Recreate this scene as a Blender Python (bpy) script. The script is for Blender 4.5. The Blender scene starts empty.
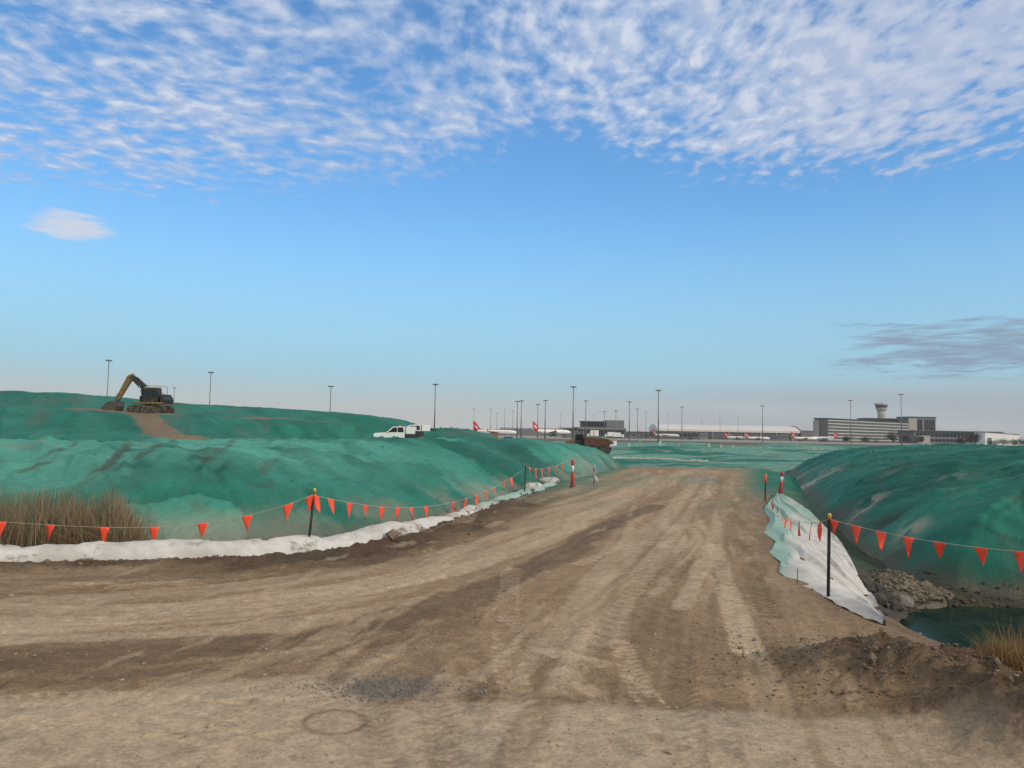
import bpy, bmesh, math, random
import numpy as np
from mathutils import Vector, Matrix
R = math.radians
random.seed(7)
C = bpy.context.scene.collection
SC = bpy.context.scene

# ------------------------------------------------------------------ camera
F = 750.0
PITCH = math.atan(49 / F)
ROLL = R(1.05)
CAMH = 2.4
cam_d = bpy.data.cameras.new('camera')
cam = bpy.data.objects.new('camera', cam_d)
C.objects.link(cam)
cam_d.sensor_width = 36.0
cam_d.lens = 36.0 * F / 1024.0
cam_d.clip_start = 0.1
cam_d.clip_end = 20000
CM = Matrix.Translation((0, 0, CAMH)) @ Matrix.Rotation(math.pi / 2 + PITCH, 4, 'X') @ Matrix.Rotation(ROLL, 4, 'Z')
cam.matrix_world = CM
SC.camera = cam
_R3 = CM.to_3x3()

def ray(u, v):
    return _R3 @ Vector(((u - 512) / F, (384 - v) / F, -1.0))

def at(u, v, z=0.0):
    """where the sight line meets the level z"""
    d = ray(u, v)
    k = (z - CAMH) / d.z
    return Vector((d.x * k, d.y * k, z))

def aty(u, v, y):
    """where the sight line reaches the distance y"""
    d = ray(u, v)
    k = y / d.y
    return Vector((d.x * k, y, CAMH + d.z * k))

# ------------------------------------------------------------------ numpy noise
def _hash(ix, iy, seed):
    h = (ix.astype(np.int64) * 374761393 + iy.astype(np.int64) * 668265263 + seed * 974634777) & 0xffffffff
    h = ((h ^ (h >> 13)) * 1274126177) & 0xffffffff
    h = h ^ (h >> 16)
    return (h & 0xffff) / 65535.0

def vnoise(x, y, seed=0):
    x = np.asarray(x, float); y = np.asarray(y, float)
    ix = np.floor(x); iy = np.floor(y)
    fx = x - ix; fy = y - iy
    fx = fx * fx * fx * (fx * (fx * 6 - 15) + 10)
    fy = fy * fy * fy * (fy * (fy * 6 - 15) + 10)
    a = _hash(ix, iy, seed); b = _hash(ix + 1, iy, seed)
    c = _hash(ix, iy + 1, seed); d = _hash(ix + 1, iy + 1, seed)
    return (a + (b - a) * fx) * (1 - fy) + (c + (d - c) * fx) * fy

def fbm(x, y, seed=0, oct=4, gain=0.5):
    s = 0.0; a = 1.0; t = 0.0
    for i in range(oct):
        s = s + a * vnoise(x, y, seed + i * 17)
        t += a
        x2 = x * 1.62 + y * 1.18 + 13.7; y2 = -x * 1.18 + y * 1.62 + 7.1
        x, y = x2, y2
        a *= gain
    return s / t

def sm(a, b, x):
    t = np.clip((x - a) / (b - a), 0, 1)
    return t * t * (3 - 2 * t)

def poly_st(x, y, line, ends=False):
    """arc length, signed offset (positive on the right hand of the line) and distance to a polyline"""
    best = np.full(x.shape, 1e18); S = np.zeros(x.shape); T = np.zeros(x.shape)
    acc = 0.0
    n = len(line) - 1
    for i in range(n):
        ax, ay = line[i]; bx, by = line[i + 1]
        dx, dy = bx - ax, by - ay
        L = math.hypot(dx, dy); ux, uy = dx / L, dy / L
        rx, ry = x - ax, y - ay
        p = rx * ux + ry * uy
        q = np.clip(p, 0 if (i or ends) else -1e9, L if (ends or i < n - 1) else 1e9)
        ex, ey = rx - q * ux, ry - q * uy
        d2 = ex * ex + ey * ey
        side = np.sign(rx * uy - ry * ux)
        m = d2 < best
        best = np.where(m, d2, best)
        S = np.where(m, acc + q, S)
        T = np.where(m, side * np.sqrt(d2), T)
        acc += L
    return S, T, np.sqrt(best)

def near_st(x, y, line, mg):
    """poly_st for the points within MG of the line, far values elsewhere"""
    P = np.array(line)
    m = (x > P[:, 0].min() - mg) & (x < P[:, 0].max() + mg) & (y > P[:, 1].min() - mg) & (y < P[:, 1].max() + mg)
    S = np.zeros(x.shape); T = np.full(x.shape, 99.0); D = np.full(x.shape, 99.0)
    if m.any():
        i = np.nonzero(m)[0]
        L = np.array(line); d2 = np.full(len(i), 1e9)
        for q in L[::2]: d2 = np.minimum(d2, (x[i] - q[0]) ** 2 + (y[i] - q[1]) ** 2)
        gap = max(np.hypot(*np.diff(L, axis=0).T)) * 1.2 + mg
        i = i[d2 < gap * gap]
        if len(i):
            S[i], T[i], D[i] = poly_st(x[i], y[i], line, True)
    return S, T, D

def smooth_line(pts, n=2):
    pts = [tuple(p[:2]) for p in pts]
    for _ in range(n):
        out = [pts[0]]
        for a, b in zip(pts[:-1], pts[1:]):
            out.append((a[0] * .75 + b[0] * .25, a[1] * .75 + b[1] * .25))
            out.append((a[0] * .25 + b[0] * .75, a[1] * .25 + b[1] * .75))
        out.append(pts[-1])
        pts = out
    return pts

def blob(x, y, cx, cy, rx, ry=None, rot=0.0):
    ry = ry or rx
    c, s = math.cos(rot), math.sin(rot)
    dx, dy = x - cx, y - cy
    a = (dx * c + dy * s) / rx; b = (-dx * s + dy * c) / ry
    return np.exp(-(a * a + b * b))

# ------------------------------------------------------------------ node helpers
class NT:
    def __init__(self, tree):
        self.t = tree; self.n = tree.nodes; self.l = tree.links
    def node(self, typ, ins=None, **props):
        nd = self.n.new(typ)
        for k, v in props.items(): setattr(nd, k, v)
        for k, v in (ins or {}).items(): self.put(nd.inputs[k], v)
        return nd
    def put(self, sock, v):
        if isinstance(v, bpy.types.NodeSocket): self.l.new(v, sock)
        else:
            if hasattr(sock.default_value, '__len__') and len(sock.default_value) == 4 and hasattr(v, '__len__') and len(v) == 3: v = (*v, 1)
            sock.default_value = v
    def math(self, op, a, b=None, c=None, clamp=False):
        nd = self.n.new('ShaderNodeMath'); nd.operation = op; nd.use_clamp = clamp
        for i, v in enumerate((a, b, c)):
            if v is not None: self.put(nd.inputs[i], v)
        return nd.outputs[0]
    def mr(self, x, a, b, c=0.0, d=1.0, interp='SMOOTHSTEP'):
        nd = self.n.new('ShaderNodeMapRange'); nd.interpolation_type = interp
        for i, v in enumerate((x, a, b, c, d)): self.put(nd.inputs[i], v)
        return nd.outputs[0]
    def mix(self, f, a, b, blend='MIX'):
        nd = self.n.new('ShaderNodeMix'); nd.data_type = 'RGBA'; nd.blend_type = blend
        self.put(nd.inputs['Factor'], f)
        self.put([s for s in nd.inputs if s.name == 'A' and s.type == 'RGBA'][0], a)
        self.put([s for s in nd.inputs if s.name == 'B' and s.type == 'RGBA'][0], b)
        return [s for s in nd.outputs if s.type == 'RGBA'][0]
    def noise(self, vec, scale, detail=4, rough=0.5, dist=0.0, lac=2.0):
        nd = self.node('ShaderNodeTexNoise', {'Scale': scale, 'Detail': detail, 'Roughness': rough, 'Distortion': dist, 'Lacunarity': lac})
        if vec is not None: self.l.new(vec, nd.inputs['Vector'])
        return nd.outputs['Fac']
    def xyz(self, x, y, z=0.0):
        return self.node('ShaderNodeCombineXYZ', {'X': x, 'Y': y, 'Z': z}).outputs[0]
    def mapping(self, vec, scale=(1, 1, 1), rot=(0, 0, 0), loc=(0, 0, 0)):
        nd = self.node('ShaderNodeMapping', {'Vector': vec, 'Scale': scale, 'Rotation': rot, 'Location': loc})
        return nd.outputs[0]

MATS = {}
def new_mat(name):
    m = bpy.data.materials.new(name); m.use_nodes = True
    nt = NT(m.node_tree)
    b = m.node_tree.nodes['Principled BSDF']
    return m, nt, b

def mat(name, col, rough=0.6, metal=0.0, var=0.12, scale=3.0, dirt=None, dirt_amt=0.0, bump=0.0, spec=0.5):
    """a plain surface with uneven tone, optional dirt and fine relief"""
    if name in MATS: return MATS[name]
    m, nt, b = new_mat(name)
    co = nt.node('ShaderNodeTexCoord').outputs['Object']
    n1 = nt.noise(co, scale, 5, 0.6)
    n2 = nt.noise(co, scale * 6.3, 4, 0.6)
    k = nt.math('MULTIPLY', nt.math('ADD', nt.math('MULTIPLY', n1, 0.65), nt.math('MULTIPLY', n2, 0.35)), 2.0)
    f = nt.mr(k, 0.4, 1.6, 1 - var, 1 + var, 'LINEAR')
    c = nt.mix(1.0, col, nt.node('ShaderNodeCombineColor', {'Red': f, 'Green': f, 'Blue': f}).outputs[0], 'MULTIPLY')
    if dirt:
        dm = nt.mr(nt.noise(co, scale * 1.7, 6, 0.65), 0.62 - dirt_amt * .35, 0.78 - dirt_amt * .35)
        c = nt.mix(dm, c, dirt)
    nt.put(b.inputs['Base Color'], c)
    nt.put(b.inputs['Roughness'], nt.mr(n2, 0.3, 0.7, max(rough - .08, 0.02), min(rough + .08, 1), 'LINEAR'))
    b.inputs['Metallic'].default_value = metal
    b.inputs['Specular IOR Level'].default_value = spec
    if bump:
        bp = nt.node('ShaderNodeBump', {'Strength': 0.6, 'Distance': bump, 'Height': n2})
        nt.l.new(bp.outputs[0], b.inputs['Normal'])
    MATS[name] = m
    return m

# ------------------------------------------------------------------ mesh helpers
class MB:
    def __init__(self):
        self.bm = bmesh.new()
    def faces(self, vs, fs, smooth=False):
        bv = [self.bm.verts.new(v) for v in vs]
        for f in fs:
            try:
                fc = self.bm.faces.new([bv[i] for i in f]); fc.smooth = smooth
            except ValueError: pass
        return bv
    def box(self, c, s, rot=None, bev=0.0, taper=None):
        """c centre, s full size, taper = (sx, sy) scale of the top"""
        tx, ty = taper or (1, 1)
        hx, hy, hz = s[0] / 2, s[1] / 2, s[2] / 2
        vs = [(-hx, -hy, -hz), (hx, -hy, -hz), (hx, hy, -hz), (-hx, hy, -hz),
              (-hx * tx, -hy * ty, hz), (hx * tx, -hy * ty, hz), (hx * tx, hy * ty, hz), (-hx * tx, hy * ty, hz)]
        c = Vector(c)
        vs = [(rot @ Vector(v) if rot else Vector(v)) + c for v in vs]
        bv = self.faces(vs, [(0, 3, 2, 1), (4, 5, 6, 7), (0, 1, 5, 4), (1, 2, 6, 5), (2, 3, 7, 6), (3, 0, 4, 7)])
        if bev > 0:
            es = list({e for v in bv for e in v.link_edges})
            bmesh.ops.bevel(self.bm, geom=es, offset=bev, segments=2, affect='EDGES', profile=0.6)
        return self
    def prism(self, pts, axis, a, b, bev=0.0):
        """outline pts (2-D) extruded along axis x/y/z from a to b"""
        def mk(p, t):
            return {'y': (p[0], t, p[1]), 'x': (t, p[0], p[1]), 'z': (p[0], p[1], t)}[axis]
        n = len(pts)
        vs = [mk(p, a) for p in pts] + [mk(p, b) for p in pts]
        fs = [tuple(range(n)), tuple(range(2 * n - 1, n - 1, -1))] + [(i, (i + 1) % n, n + (i + 1) % n, n + i) for i in range(n)]
        bv = self.faces(vs, fs)
        bmesh.ops.recalc_face_normals(self.bm, faces=list({f for v in bv for f in v.link_faces}))
        if bev > 0:
            es = list({e for v in bv for e in v.link_edges})
            bmesh.ops.bevel(self.bm, geom=es, offset=bev, segments=2, affect='EDGES')
        return self
    def tube(self, pts, r, n=10, cap=True, smooth=True):
        """tube along points, r a number or one radius per point"""
        pts = [Vector(p) for p in pts]
        rs = r if hasattr(r, '__len__') else [r] * len(pts)
        up0 = None; rings = []
        for i, p in enumerate(pts):
            d = (pts[min(i + 1, len(pts) - 1)] - pts[max(i - 1, 0)]).normalized()
            if up0 is None:
                up0 = Vector((0, 0, 1)) if abs(d.z) < 0.9 else Vector((1, 0, 0))
            sx = d.cross(up0)
            if sx.length < 1e-4: sx = d.orthogonal()
            sx.normalize(); sy = sx.cross(d).normalized(); up0 = sy
            rings.append([self.bm.verts.new(p + (sx * math.cos(a) + sy * math.sin(a)) * rs[i]) for a in [2 * math.pi * k / n for k in range(n)]])
        for a, b in zip(rings[:-1], rings[1:]):
            for k in range(n):
                f = self.bm.faces.new((a[k], a[(k + 1) % n], b[(k + 1) % n], b[k])); f.smooth = smooth
        if cap:
            self.bm.faces.new(rings[0][::-1]); self.bm.faces.new(rings[-1])
        return self
    def build(self, name, m, parent=None, loc=None):
        me = bpy.data.meshes.new(name)
        bmesh.ops.recalc_face_normals(self.bm, faces=self.bm.faces[:])
        self.bm.to_mesh(me); self.bm.free()
        if m: me.materials.append(m)
        o = bpy.data.objects.new(name, me); C.objects.link(o)
        if parent: o.parent = parent
        if loc: o.location = loc
        return o

def mesh_np(name, V, Fq, m, parent=None, smooth=True, attrs=None):
    me = bpy.data.meshes.new(name)
    V = np.asarray(V, np.float32); Fq = np.asarray(Fq, np.int32)
    me.vertices.add(len(V)); me.vertices.foreach_set('co', V.ravel())
    k = Fq.shape[1]
    me.loops.add(Fq.size); me.loops.foreach_set('vertex_index', Fq.ravel())
    me.polygons.add(len(Fq))
    me.polygons.foreach_set('loop_start', np.arange(0, Fq.size, k, dtype=np.int32))
    me.polygons.foreach_set('use_smooth', np.full(len(Fq), smooth))
    me.update(calc_edges=True)
    for an, arr in (attrs or {}).items():
        if arr.ndim == 2:
            a = me.attributes.new(an, 'FLOAT_COLOR', 'POINT')
            a.data.foreach_set('color', np.c_[arr, np.ones(len(arr))].astype(np.float32).ravel())
        else:
            a = me.attributes.new(an, 'FLOAT', 'POINT')
            a.data.foreach_set('value', arr.astype(np.float32))
    me.materials.append(m)
    o = bpy.data.objects.new(name, me); C.objects.link(o)
    if parent: o.parent = parent
    return o

def grid_faces(nr, nc):
    i = np.arange(nr - 1)[:, None] * nc + np.arange(nc - 1)[None, :]
    return np.stack([i, i + 1, i + nc + 1, i + nc], -1).reshape(-1, 4)

def tag(o, label=None, cat=None, group=None, kind=None):
    if label: o['label'] = label
    if cat: o['category'] = cat
    if group: o['group'] = group
    if kind: o['kind'] = kind
    return o

def empty(name, loc, rz=0.0, label=None, cat=None, group=None, scale=1.0):
    o = bpy.data.objects.new(name, None); C.objects.link(o)
    o.location = loc; o.rotation_euler = (0, 0, rz); o.scale = (scale,) * 3
    o.empty_display_size = 0.2
    return tag(o, label, cat, group)

KIDS = {}
def copy_tree(o, parent=None):
    c = o.copy(); C.objects.link(c)
    if parent: c.parent = parent
    for ch in [x for x in bpy.data.objects if x.parent == o]:
        copy_tree(ch, c)
    return c

exec_parts = []
# ------------------------------------------------------------------ colours
DIRT = np.array([.285, .205, .130]); DUST = np.array([.44, .345, .245]); DARK = np.array([.092, .066, .045])
SEAL = np.array([.385, .318, .240]); GREY = np.array([.105, .105, .102]); SPRAY = np.array([.10, .20, .155])
GRN = np.array([.008, .140, .104]); GRNL = np.array([.066, .255, .206]); GRND = np.array([.007, .092, .072])

# ------------------------------------------------------------------ the lie of the land
edge_l_px = [(0, 564), (100, 564), (200, 562), (300, 556), (345, 549), (400, 536), (440, 521), (480, 508), (520, 494), (550, 485), (585, 476), (612, 469), (637, 463)]
EDGE_L = smooth_line([(-60, 17.2)] + [at(u, v)[:2] for u, v in edge_l_px] + [(14, 75)], 1)
edge_r_px = [(757, 466), (758, 475), (760, 490), (763, 510), (767, 530), (772, 550), (788, 572), (815, 590), (845, 607), (878, 622)]
EDGE_R = smooth_line([(24, 72)] + [at(u, v)[:2] for u, v in edge_r_px] + [(4.65, 8.0), (4.9, 6.3), (5.6, 4), (6.6, 0), (8, -4)], 1)
HEAP = [(3.0, 8.3), (3.7, 7.7), (4.15, 6.9), (4.5, 5.9), (5.2, 4.6), (6.6, 2.9)]
SWEEP = smooth_line([(16.5, 66), at(702, 465)[:2], at(660, 480)[:2], at(600, 505)[:2], at(530, 535)[:2], at(440, 563)[:2], at(330, 588)[:2], at(180, 606)[:2], at(0, 616)[:2], (-30, 8.0)], 2)
AHEAD = smooth_line([(16.5, 66), at(705, 465)[:2], at(698, 490)[:2], at(675, 540)[:2], at(645, 600)[:2], at(600, 690)[:2], at(560, 768)[:2], (0.2, 1.5), (0, -4)], 2)
SEALED = [(-14, 7.5)] + [at(u, v)[:2] for u, v in [(0, 700), (130, 692), (230, 683), (300, 676), (345, 690), (380, 699), (500, 699), (600, 703), (720, 709), (880, 722), (1024, 740)]] + [(9, 2.6)]
TOE_L = smooth_line([(-90, 19.5), (-30, 19.0)] + [at(u, v)[:2] for u, v in [(0, 546), (160, 541), (260, 537), (345, 527), (430, 514), (500, 494), (560, 483), (600, 474), (622, 468), (645, 462.5)]] + [(13, 72)], 1)

def band(px, hw, cc, am):
    return (smooth_line([at(u, v)[:2] for u, v in px], 2), hw, cc, am)
BANDS = [
    band([(700, 467), (640, 490), (560, 529), (470, 563), (380, 588), (200, 609), (0, 634), (-200, 650)], .55, DUST, .62),
    band([(660, 478), (590, 503), (500, 537), (400, 566), (250, 588), (0, 606), (-200, 610)], .42, DUST * .95, .5),
    band([(655, 505), (610, 522), (550, 562), (455, 605), (330, 636), (150, 652), (0, 664), (-200, 672)], .45, DARK * 1.6, .85),
    band([(470, 618), (330, 655), (150, 672), (0, 684)], .22, DARK * 1.9, .5),
    band([(700, 478), (668, 515), (610, 565), (575, 612), (560, 650)], .34, DUST, .55),
    band([(712, 480), (690, 512), (655, 556), (625, 600), (605, 640)], .20, DUST * 1.05, .6),
    band([(730, 482), (722, 510), (712, 548)], .25, DUST * 1.02, .6),
    band([(0, 585), (150, 577), (300, 567), (420, 547), (500, 522), (560, 500)], .32, DARK * 1.9, .5),
    band([(713, 545), (700, 570), (682, 606)], .20, DUST * 1.02, .75),
    band([(714, 548), (728, 585), (742, 622), (752, 655)], .17, DUST * 1.0, .7),
    band([(690, 560), (660, 600), (640, 640)], .12, DARK * 1.9, .45),
    band([(722, 475), (728, 510), (745, 560), (765, 600)], .4, DIRT * .72, .55),
    band([(540, 648), (565, 655), (598, 662)], .16, DUST * 1.05, .8),
    band([(560, 672), (590, 690), (602, 698)], .15, DUST * 1.1, .8),
    band([(628, 672), (650, 690)], .07, DUST * 1.1, .7),
    band([(560, 700), (680, 708), (800, 717), (940, 728), (1040, 742)], .10, DARK * 1.3, 1.0),
    band([(400, 620), (425, 660), (440, 700)], .22, DARK * 2.0, .35),
]
def tyre(px, hw, pitch, cc, am, dep=.010):
    return (smooth_line([at(u, v)[:2] for u, v in px], 2), hw, pitch, np.asarray(cc), am, dep)
_d = DIRT * .58; _l = DUST * 1.08
TYRES = [
    tyre([(715, 545), (722, 575), (735, 612), (748, 650)], .20, .20, _l, .9),
    tyre([(738, 540), (752, 575), (770, 615)], .18, .20, _d, .75),
    tyre([(470, 585), (462, 620), (468, 660), (485, 700)], .18, .18, _d, .5),
    tyre([(512, 570), (505, 610), (506, 655), (520, 700), (530, 768)], .18, .18, _l, .5),
    tyre([(372, 702), (378, 730), (382, 790)], .15, .12, _d, .38, .004),
    tyre([(432, 700), (440, 735), (452, 790)], .15, .12, _d, .42, .004),
    tyre([(620, 640), (640, 690), (690, 735), (760, 790)], .15, .14, _l, .75, .008),
    tyre([(-40, 705), (60, 698), (150, 700), (240, 712)], .20, .14, _l, .85, .008),
    tyre([(-40, 730), (60, 722), (150, 723), (260, 745)], .20, .14, _l, .8, .008),
    tyre([(-60, 602), (100, 590), (260, 580), (400, 558), (500, 528)], .26, .32, _d, .7),
    tyre([(-60, 640), (120, 622), (280, 608), (430, 580), (540, 545), (610, 512)], .26, .32, _l, .7),
    tyre([(705, 480), (690, 515), (655, 560), (615, 620), (590, 690)], .24, .30, _d, .42),
    tyre([(660, 480), (620, 510), (560, 548), (490, 590), (440, 640)], .24, .30, _d, .42),
]
def mound_left(x, y):
    S, T, D = poly_st(x, y, TOE_L)
    ins = -T
    w = 7.0 - 3.9 * sm(30, 46, y)
    p = np.clip(ins / w, -1, 1.6)
    prof = np.where(p < 0, p * 1.2, 1 - np.exp(-2.1 * p) * (1 - 0.0)) / (1 - math.exp(-2.1 * 1.6))
    big = fbm(x * .16, y * .16, 21, 3) - .5
    z = -0.35 + 2.25 * prof + .10 * sm(-2, 14, x) - .12 * sm(-6, -16, x)
    z = z + big * 0.55 * sm(0, 4, ins)
    z -= 0.62 * sm(30, 74, y) * sm(3, 9, ins)
    z -= .55 * sm(26, 44, y) * sm(-12, -22, x)
    z -= 3.6 * sm(54, 72, y) * sm(-6, 6, x)
    # small slumps and drag grooves running down the face
    st = fbm(x * .9 + y * .55, (y * .9 - x * .55) * .16, 33, 4) - .5
    z += st * 0.30 * sm(0.3, 2.5, ins) * (1 - .6 * sm(30, 50, y))
    z += (fbm(x * 1.3, y * 1.3, 5, 4) - .5) * .12
    z += (fbm(x * 5, y * 5, 6, 3) - .5) * .06
    return z, ins

CREST_U = [(-400, 388), (0, 390), (60, 393), (100, 397), (160, 402.5), (220, 405.5), (300, 410), (355, 414), (375, 417), (392, 423), (412, 427.5), (432, 428.5), (448, 428.2), (462, 430.5), (480, 433.5), (500, 437.5), (520, 441)]
_cx = np.array([aty(u, v, 92)[0] for u, v in CREST_U]); _cz = np.array([aty(u, v, 92)[2] for u, v in CREST_U])
def mound_upper(x, y):
    cz = np.interp(x, _cx, _cz)
    toe = 64 + 20 * sm(-31, -17, x)
    k = (y - toe) / (92 - toe)
    base = 1.5
    prof = np.interp(k, [-.3, 0, .1, .42, .50, .66, .78, 1.0, 1.3], [-.5, 0, .06, .57, .63, .66, .80, 1.0, 1.0])
    z = base + (cz - base) * prof
    z = np.where(cz < base, base + (cz - base) - .5 * (1 - sm(0, .4, k)), z)
    z = z + (fbm(x * .22, y * .22, 71, 4) - .5) * .55 * sm(0, .3, k) * sm(1.5, 4, cz) + (fbm(x * 1.1, y * 1.1, 72, 3) - .5) * .16
    z = z - 4.5 * sm(-4, 5, x) - 2.5 * sm(0, -.25, k)
    return z, k

TOE_R = smooth_line([(30, 80), (23, 62), at(797, 478)[:2], at(806, 490)[:2], at(829, 512)[:2], (9.3, 19.5), (9.1, 16.9), (11, 15.6), (15, 14.8), (30, 14.0), (60, 12)], 1)
def mound_right(x, y):
    S, T, D = poly_st(x, y, TOE_R)
    ins = -T
    w = 5.0 + 2.0 * sm(22, 34, y)
    p = np.clip(ins / w, -1, 1.8)
    prof = np.where(p < 0, p * 1.2, (1 - np.exp(-2.0 * p)) / (1 - math.exp(-3.6)))
    low = -1.25 + .75 * sm(18, 32, y)
    z = low + (2.12 - low) * prof
    z += (fbm(x * .17, y * .17, 41, 3) - .5) * .6 * sm(0, 4, ins)
    z -= .35 * sm(40, 70, y)
    st = fbm(x * .7 - y * .45, (y * .7 + x * .45) * .2, 43, 4) - .5
    z += st * .22 * sm(.3, 2.5, ins)
    z += (fbm(x * 1.5, y * 1.5, 45, 4) - .5) * .14 + (fbm(x * 6, y * 6, 46, 3) - .5) * .04
    return z, ins

def ground_fields(x, y, fine=True):
    """height and albedo of the bare earth"""
    SL, TL, DL = poly_st(x, y, EDGE_L)      # positive on the road side
    SR, TR, DR = poly_st(x, y, EDGE_R)      # line runs towards the camera: left of travel is outward
    out = -TR                               # positive beyond the right edge
    wob = (fbm(x * .8, y * .8, 90, 3) - .5)
    z = (fbm(x * .25, y * .25, 1, 3) - .5) * .10
    # ditch on the right
    depth = 1.75 - .85 * sm(13.6, 17.0, y) - .35 * sm(20, 32, y)
    z -= depth * sm(-.15, 3.4, out + wob * .5)
    # low strip behind the left berm
    z -= .35 * sm(.2, 1.8, -TL)
    # the road tips down at its far end
    far = sm(57, 82, y)
    z -= 1.9 * far
    # heap of dark earth along the ditch
    SH, TH, DH = poly_st(x, y, HEAP)
    lump = fbm(x * 1.5, y * 1.5, 8, 4)
    hp = np.exp(-(DH / .70) ** 2) * sm(-.6, 1.3, SH)
    heap = np.clip(hp * (.35 + 1.0 * lump), 0, 1)
    z += .46 * heap
    # windrow of dark loose soil in front of the white berm
    wr = np.exp(-((TL - .45) / .42) ** 2) * (.35 + fbm(x * .7, y * .7, 9, 3)) * (1 - sm(30, 42, y))
    wr = wr + .8 * np.exp(-((TL - 1.25) / .75) ** 2) * sm(-6.5, -4.5, x) * sm(33, 25, y) * (.2 + fbm(x * .9, y * .9, 19, 3))
    z += .10 * wr
    # tyre ruts: two families of wheel paths
    S1, T1, D1 = poly_st(x, y, SWEEP)
    S2, T2, D2 = poly_st(x, y, AHEAD)
    S3, T3, D3 = poly_st(x, y, SEALED)
    seal = sm(-.12, .12, T3 + wob * .35)
    T1w = T1 + (fbm(S1 * .12, T1 * .05, 3, 2) - .5) * 1.4
    T2w = T2 + (fbm(S2 * .14, T2 * .06, 4, 2) - .5) * 1.1
    w1 = np.clip(1.25 - D1 / 4.5, 0, 1); w2 = np.clip(1.2 - D2 / 3.6, 0, 1)
    st1 = fbm(T1w * 1.5, S1 * .10, 11, 5, .62) - .5
    st2 = fbm(T2w * 2.0, S2 * .12, 12, 5, .62) - .5
    fin1 = fbm(T1w * 7.5, S1 * .16, 13, 3) - .5
    fin2 = fbm(T2w * 8.5, S2 * .18, 14, 3) - .5
    tot = w1 + w2 + .25
    st = (st1 * w1 + st2 * w2) / tot
    fi = (fin1 * w1 + fin2 * w2) / tot
    onroad = sm(.1, 1.0, TL) * sm(-.1, .7, -out) * (1 - far)
    loose = np.clip(1.15 - 1.3 * np.maximum(w1 * .75, w2), .12, 1) * onroad * (1 - seal)
    z += st * .13 * onroad * (1 - .8 * seal) + fi * .026 * onroad * (1 - .6 * seal)
    z += (fbm(x * 3.1, y * 3.1, 18, 4, .6) - .5) * .022 * onroad * (1 - .75 * seal) * np.clip(1.3 - y / 30, .3, 1)
    # clods
    clod = fbm(x * 5.5, y * 5.5, 15, 4, .6) - .45
    rough = np.clip(loose * .8 + wr * 1.1 + heap * 1.3 + .55 * sm(0, .6, out), 0, 1.3)
    near = np.clip(1.25 - y / 40, .25, 1)
    z += np.maximum(clod, -.05) * .17 * rough * near
    z += (fbm(x * 17, y * 17, 16, 3) - .5) * .022 * (.25 + rough) * near
    # tread marks: a chevron pattern in some wheel paths
    pt = sm(.18, .05, np.abs(np.abs(T2w - .25) - .95))
    tread = np.sin((S2 + np.abs((T2w * 4) % 1 - .5) * .35) * 2 * math.pi / .16)
    z += tread * .006 * pt * onroad * sm(14, 8, y)
    # ---- albedo
    n_big = fbm(x * .35, y * .35, 51, 4); n_mid = fbm(x * 1.6, y * 1.6, 52, 4); n_fin = fbm(x * 9, y * 9, 53, 3)
    col = DIRT[None] * (0.80 + .42 * n_big[:, None])
    def mixc(c, m): 
        nonlocal col
        m = np.clip(m, 0, 1)[:, None]; col = col * (1 - m) + np.asarray(c)[None] * m
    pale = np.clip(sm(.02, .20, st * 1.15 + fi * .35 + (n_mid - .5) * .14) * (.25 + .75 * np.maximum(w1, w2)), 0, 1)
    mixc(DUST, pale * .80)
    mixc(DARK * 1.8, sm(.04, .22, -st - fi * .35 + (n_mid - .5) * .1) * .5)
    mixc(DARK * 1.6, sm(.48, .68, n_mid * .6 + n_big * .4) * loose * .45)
    # wheel paths that show as clear bands
    for px, hw, cc, am in BANDS:
        DB = near_st(x, y, px, 2.0)[2] + (n_mid - .5) * hw * .8 + (n_big - .5) * hw * .7
        mixc(cc, sm(hw, hw * .62, DB) * am * (.55 + .8 * n_mid))
    # sealed, dusty crossing
    mixc(SEAL * 1.0, seal * .88)
    dusty = seal * sm(.42, .66, fbm(x * .5, y * 1.2, 55, 4)) * .5
    mixc(DUST, dusty)
    mixc(DIRT * .75, seal * sm(.05, .22, fin2 * .8 + st2 * .7) * w2 * .65)
    mixc(DIRT * .7, np.exp(-((T3 + .10 + wob * .3) / .16) ** 2) * sm(-1, 3, x + 1.5) * .75)
    mixc(DIRT * .85, np.exp(-((T3 + .05 + wob * .3) / .10) ** 2) * .4)
    # grey broken seal
    gx, gy = at(372, 687)[:2]
    g = blob(x, y, gx, gy, .50, .34, .25) * 1.25 + .75 * blob(x, y, gx + .75, gy - .02, .55, .22) + .5 * blob(x, y, gx - .4, gy + .33, .3, .12, -.5)
    g = np.clip(g * (.55 + .9 * n_mid) * (1 - .55 * seal), 0, 1)
    mixc(GREY * 1.25, g ** 1.3 * .6)
    z += g * (fbm(x * 22, y * 22, 58, 3) - .5) * .03
    # dark soil
    mixc(DARK, np.clip(wr * 1.25 * (.5 + n_mid), 0, 1) * .9)
    mixc(DARK * 1.45, np.clip(heap * 1.35 * (.62 + .6 * n_mid), 0, 1) * .9)
    verge = sm(-.9, .5, out) * (1 - far)
    mixc(DARK * 1.2 + .02, verge * (.45 + .5 * n_mid))
    mixc(DIRT * 1.0, np.exp(-((out + .75) / .55) ** 2) * sm(8.5, 10, y) * (1 - sm(16, 20, y)) * .6 * (.4 + n_mid))
    mixc(DARK * .75, sm(.9, 2.2, out) * (1 - sm(24, 36, y)) * .85)
    mixc(GRND * .9, sm(.9, 1.8, out) * sm(14.5, 18, y) * .5 * (.4 + n_mid))
    # light tread prints on the sealed part
    ta = np.sin((x * .55 - y * .83) * 2 * math.pi / .22 + 2 * (n_mid - .5)); tb = sm(.50, .62, fbm(x * .45 + 4, y * 1.3, 77, 3))
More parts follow.
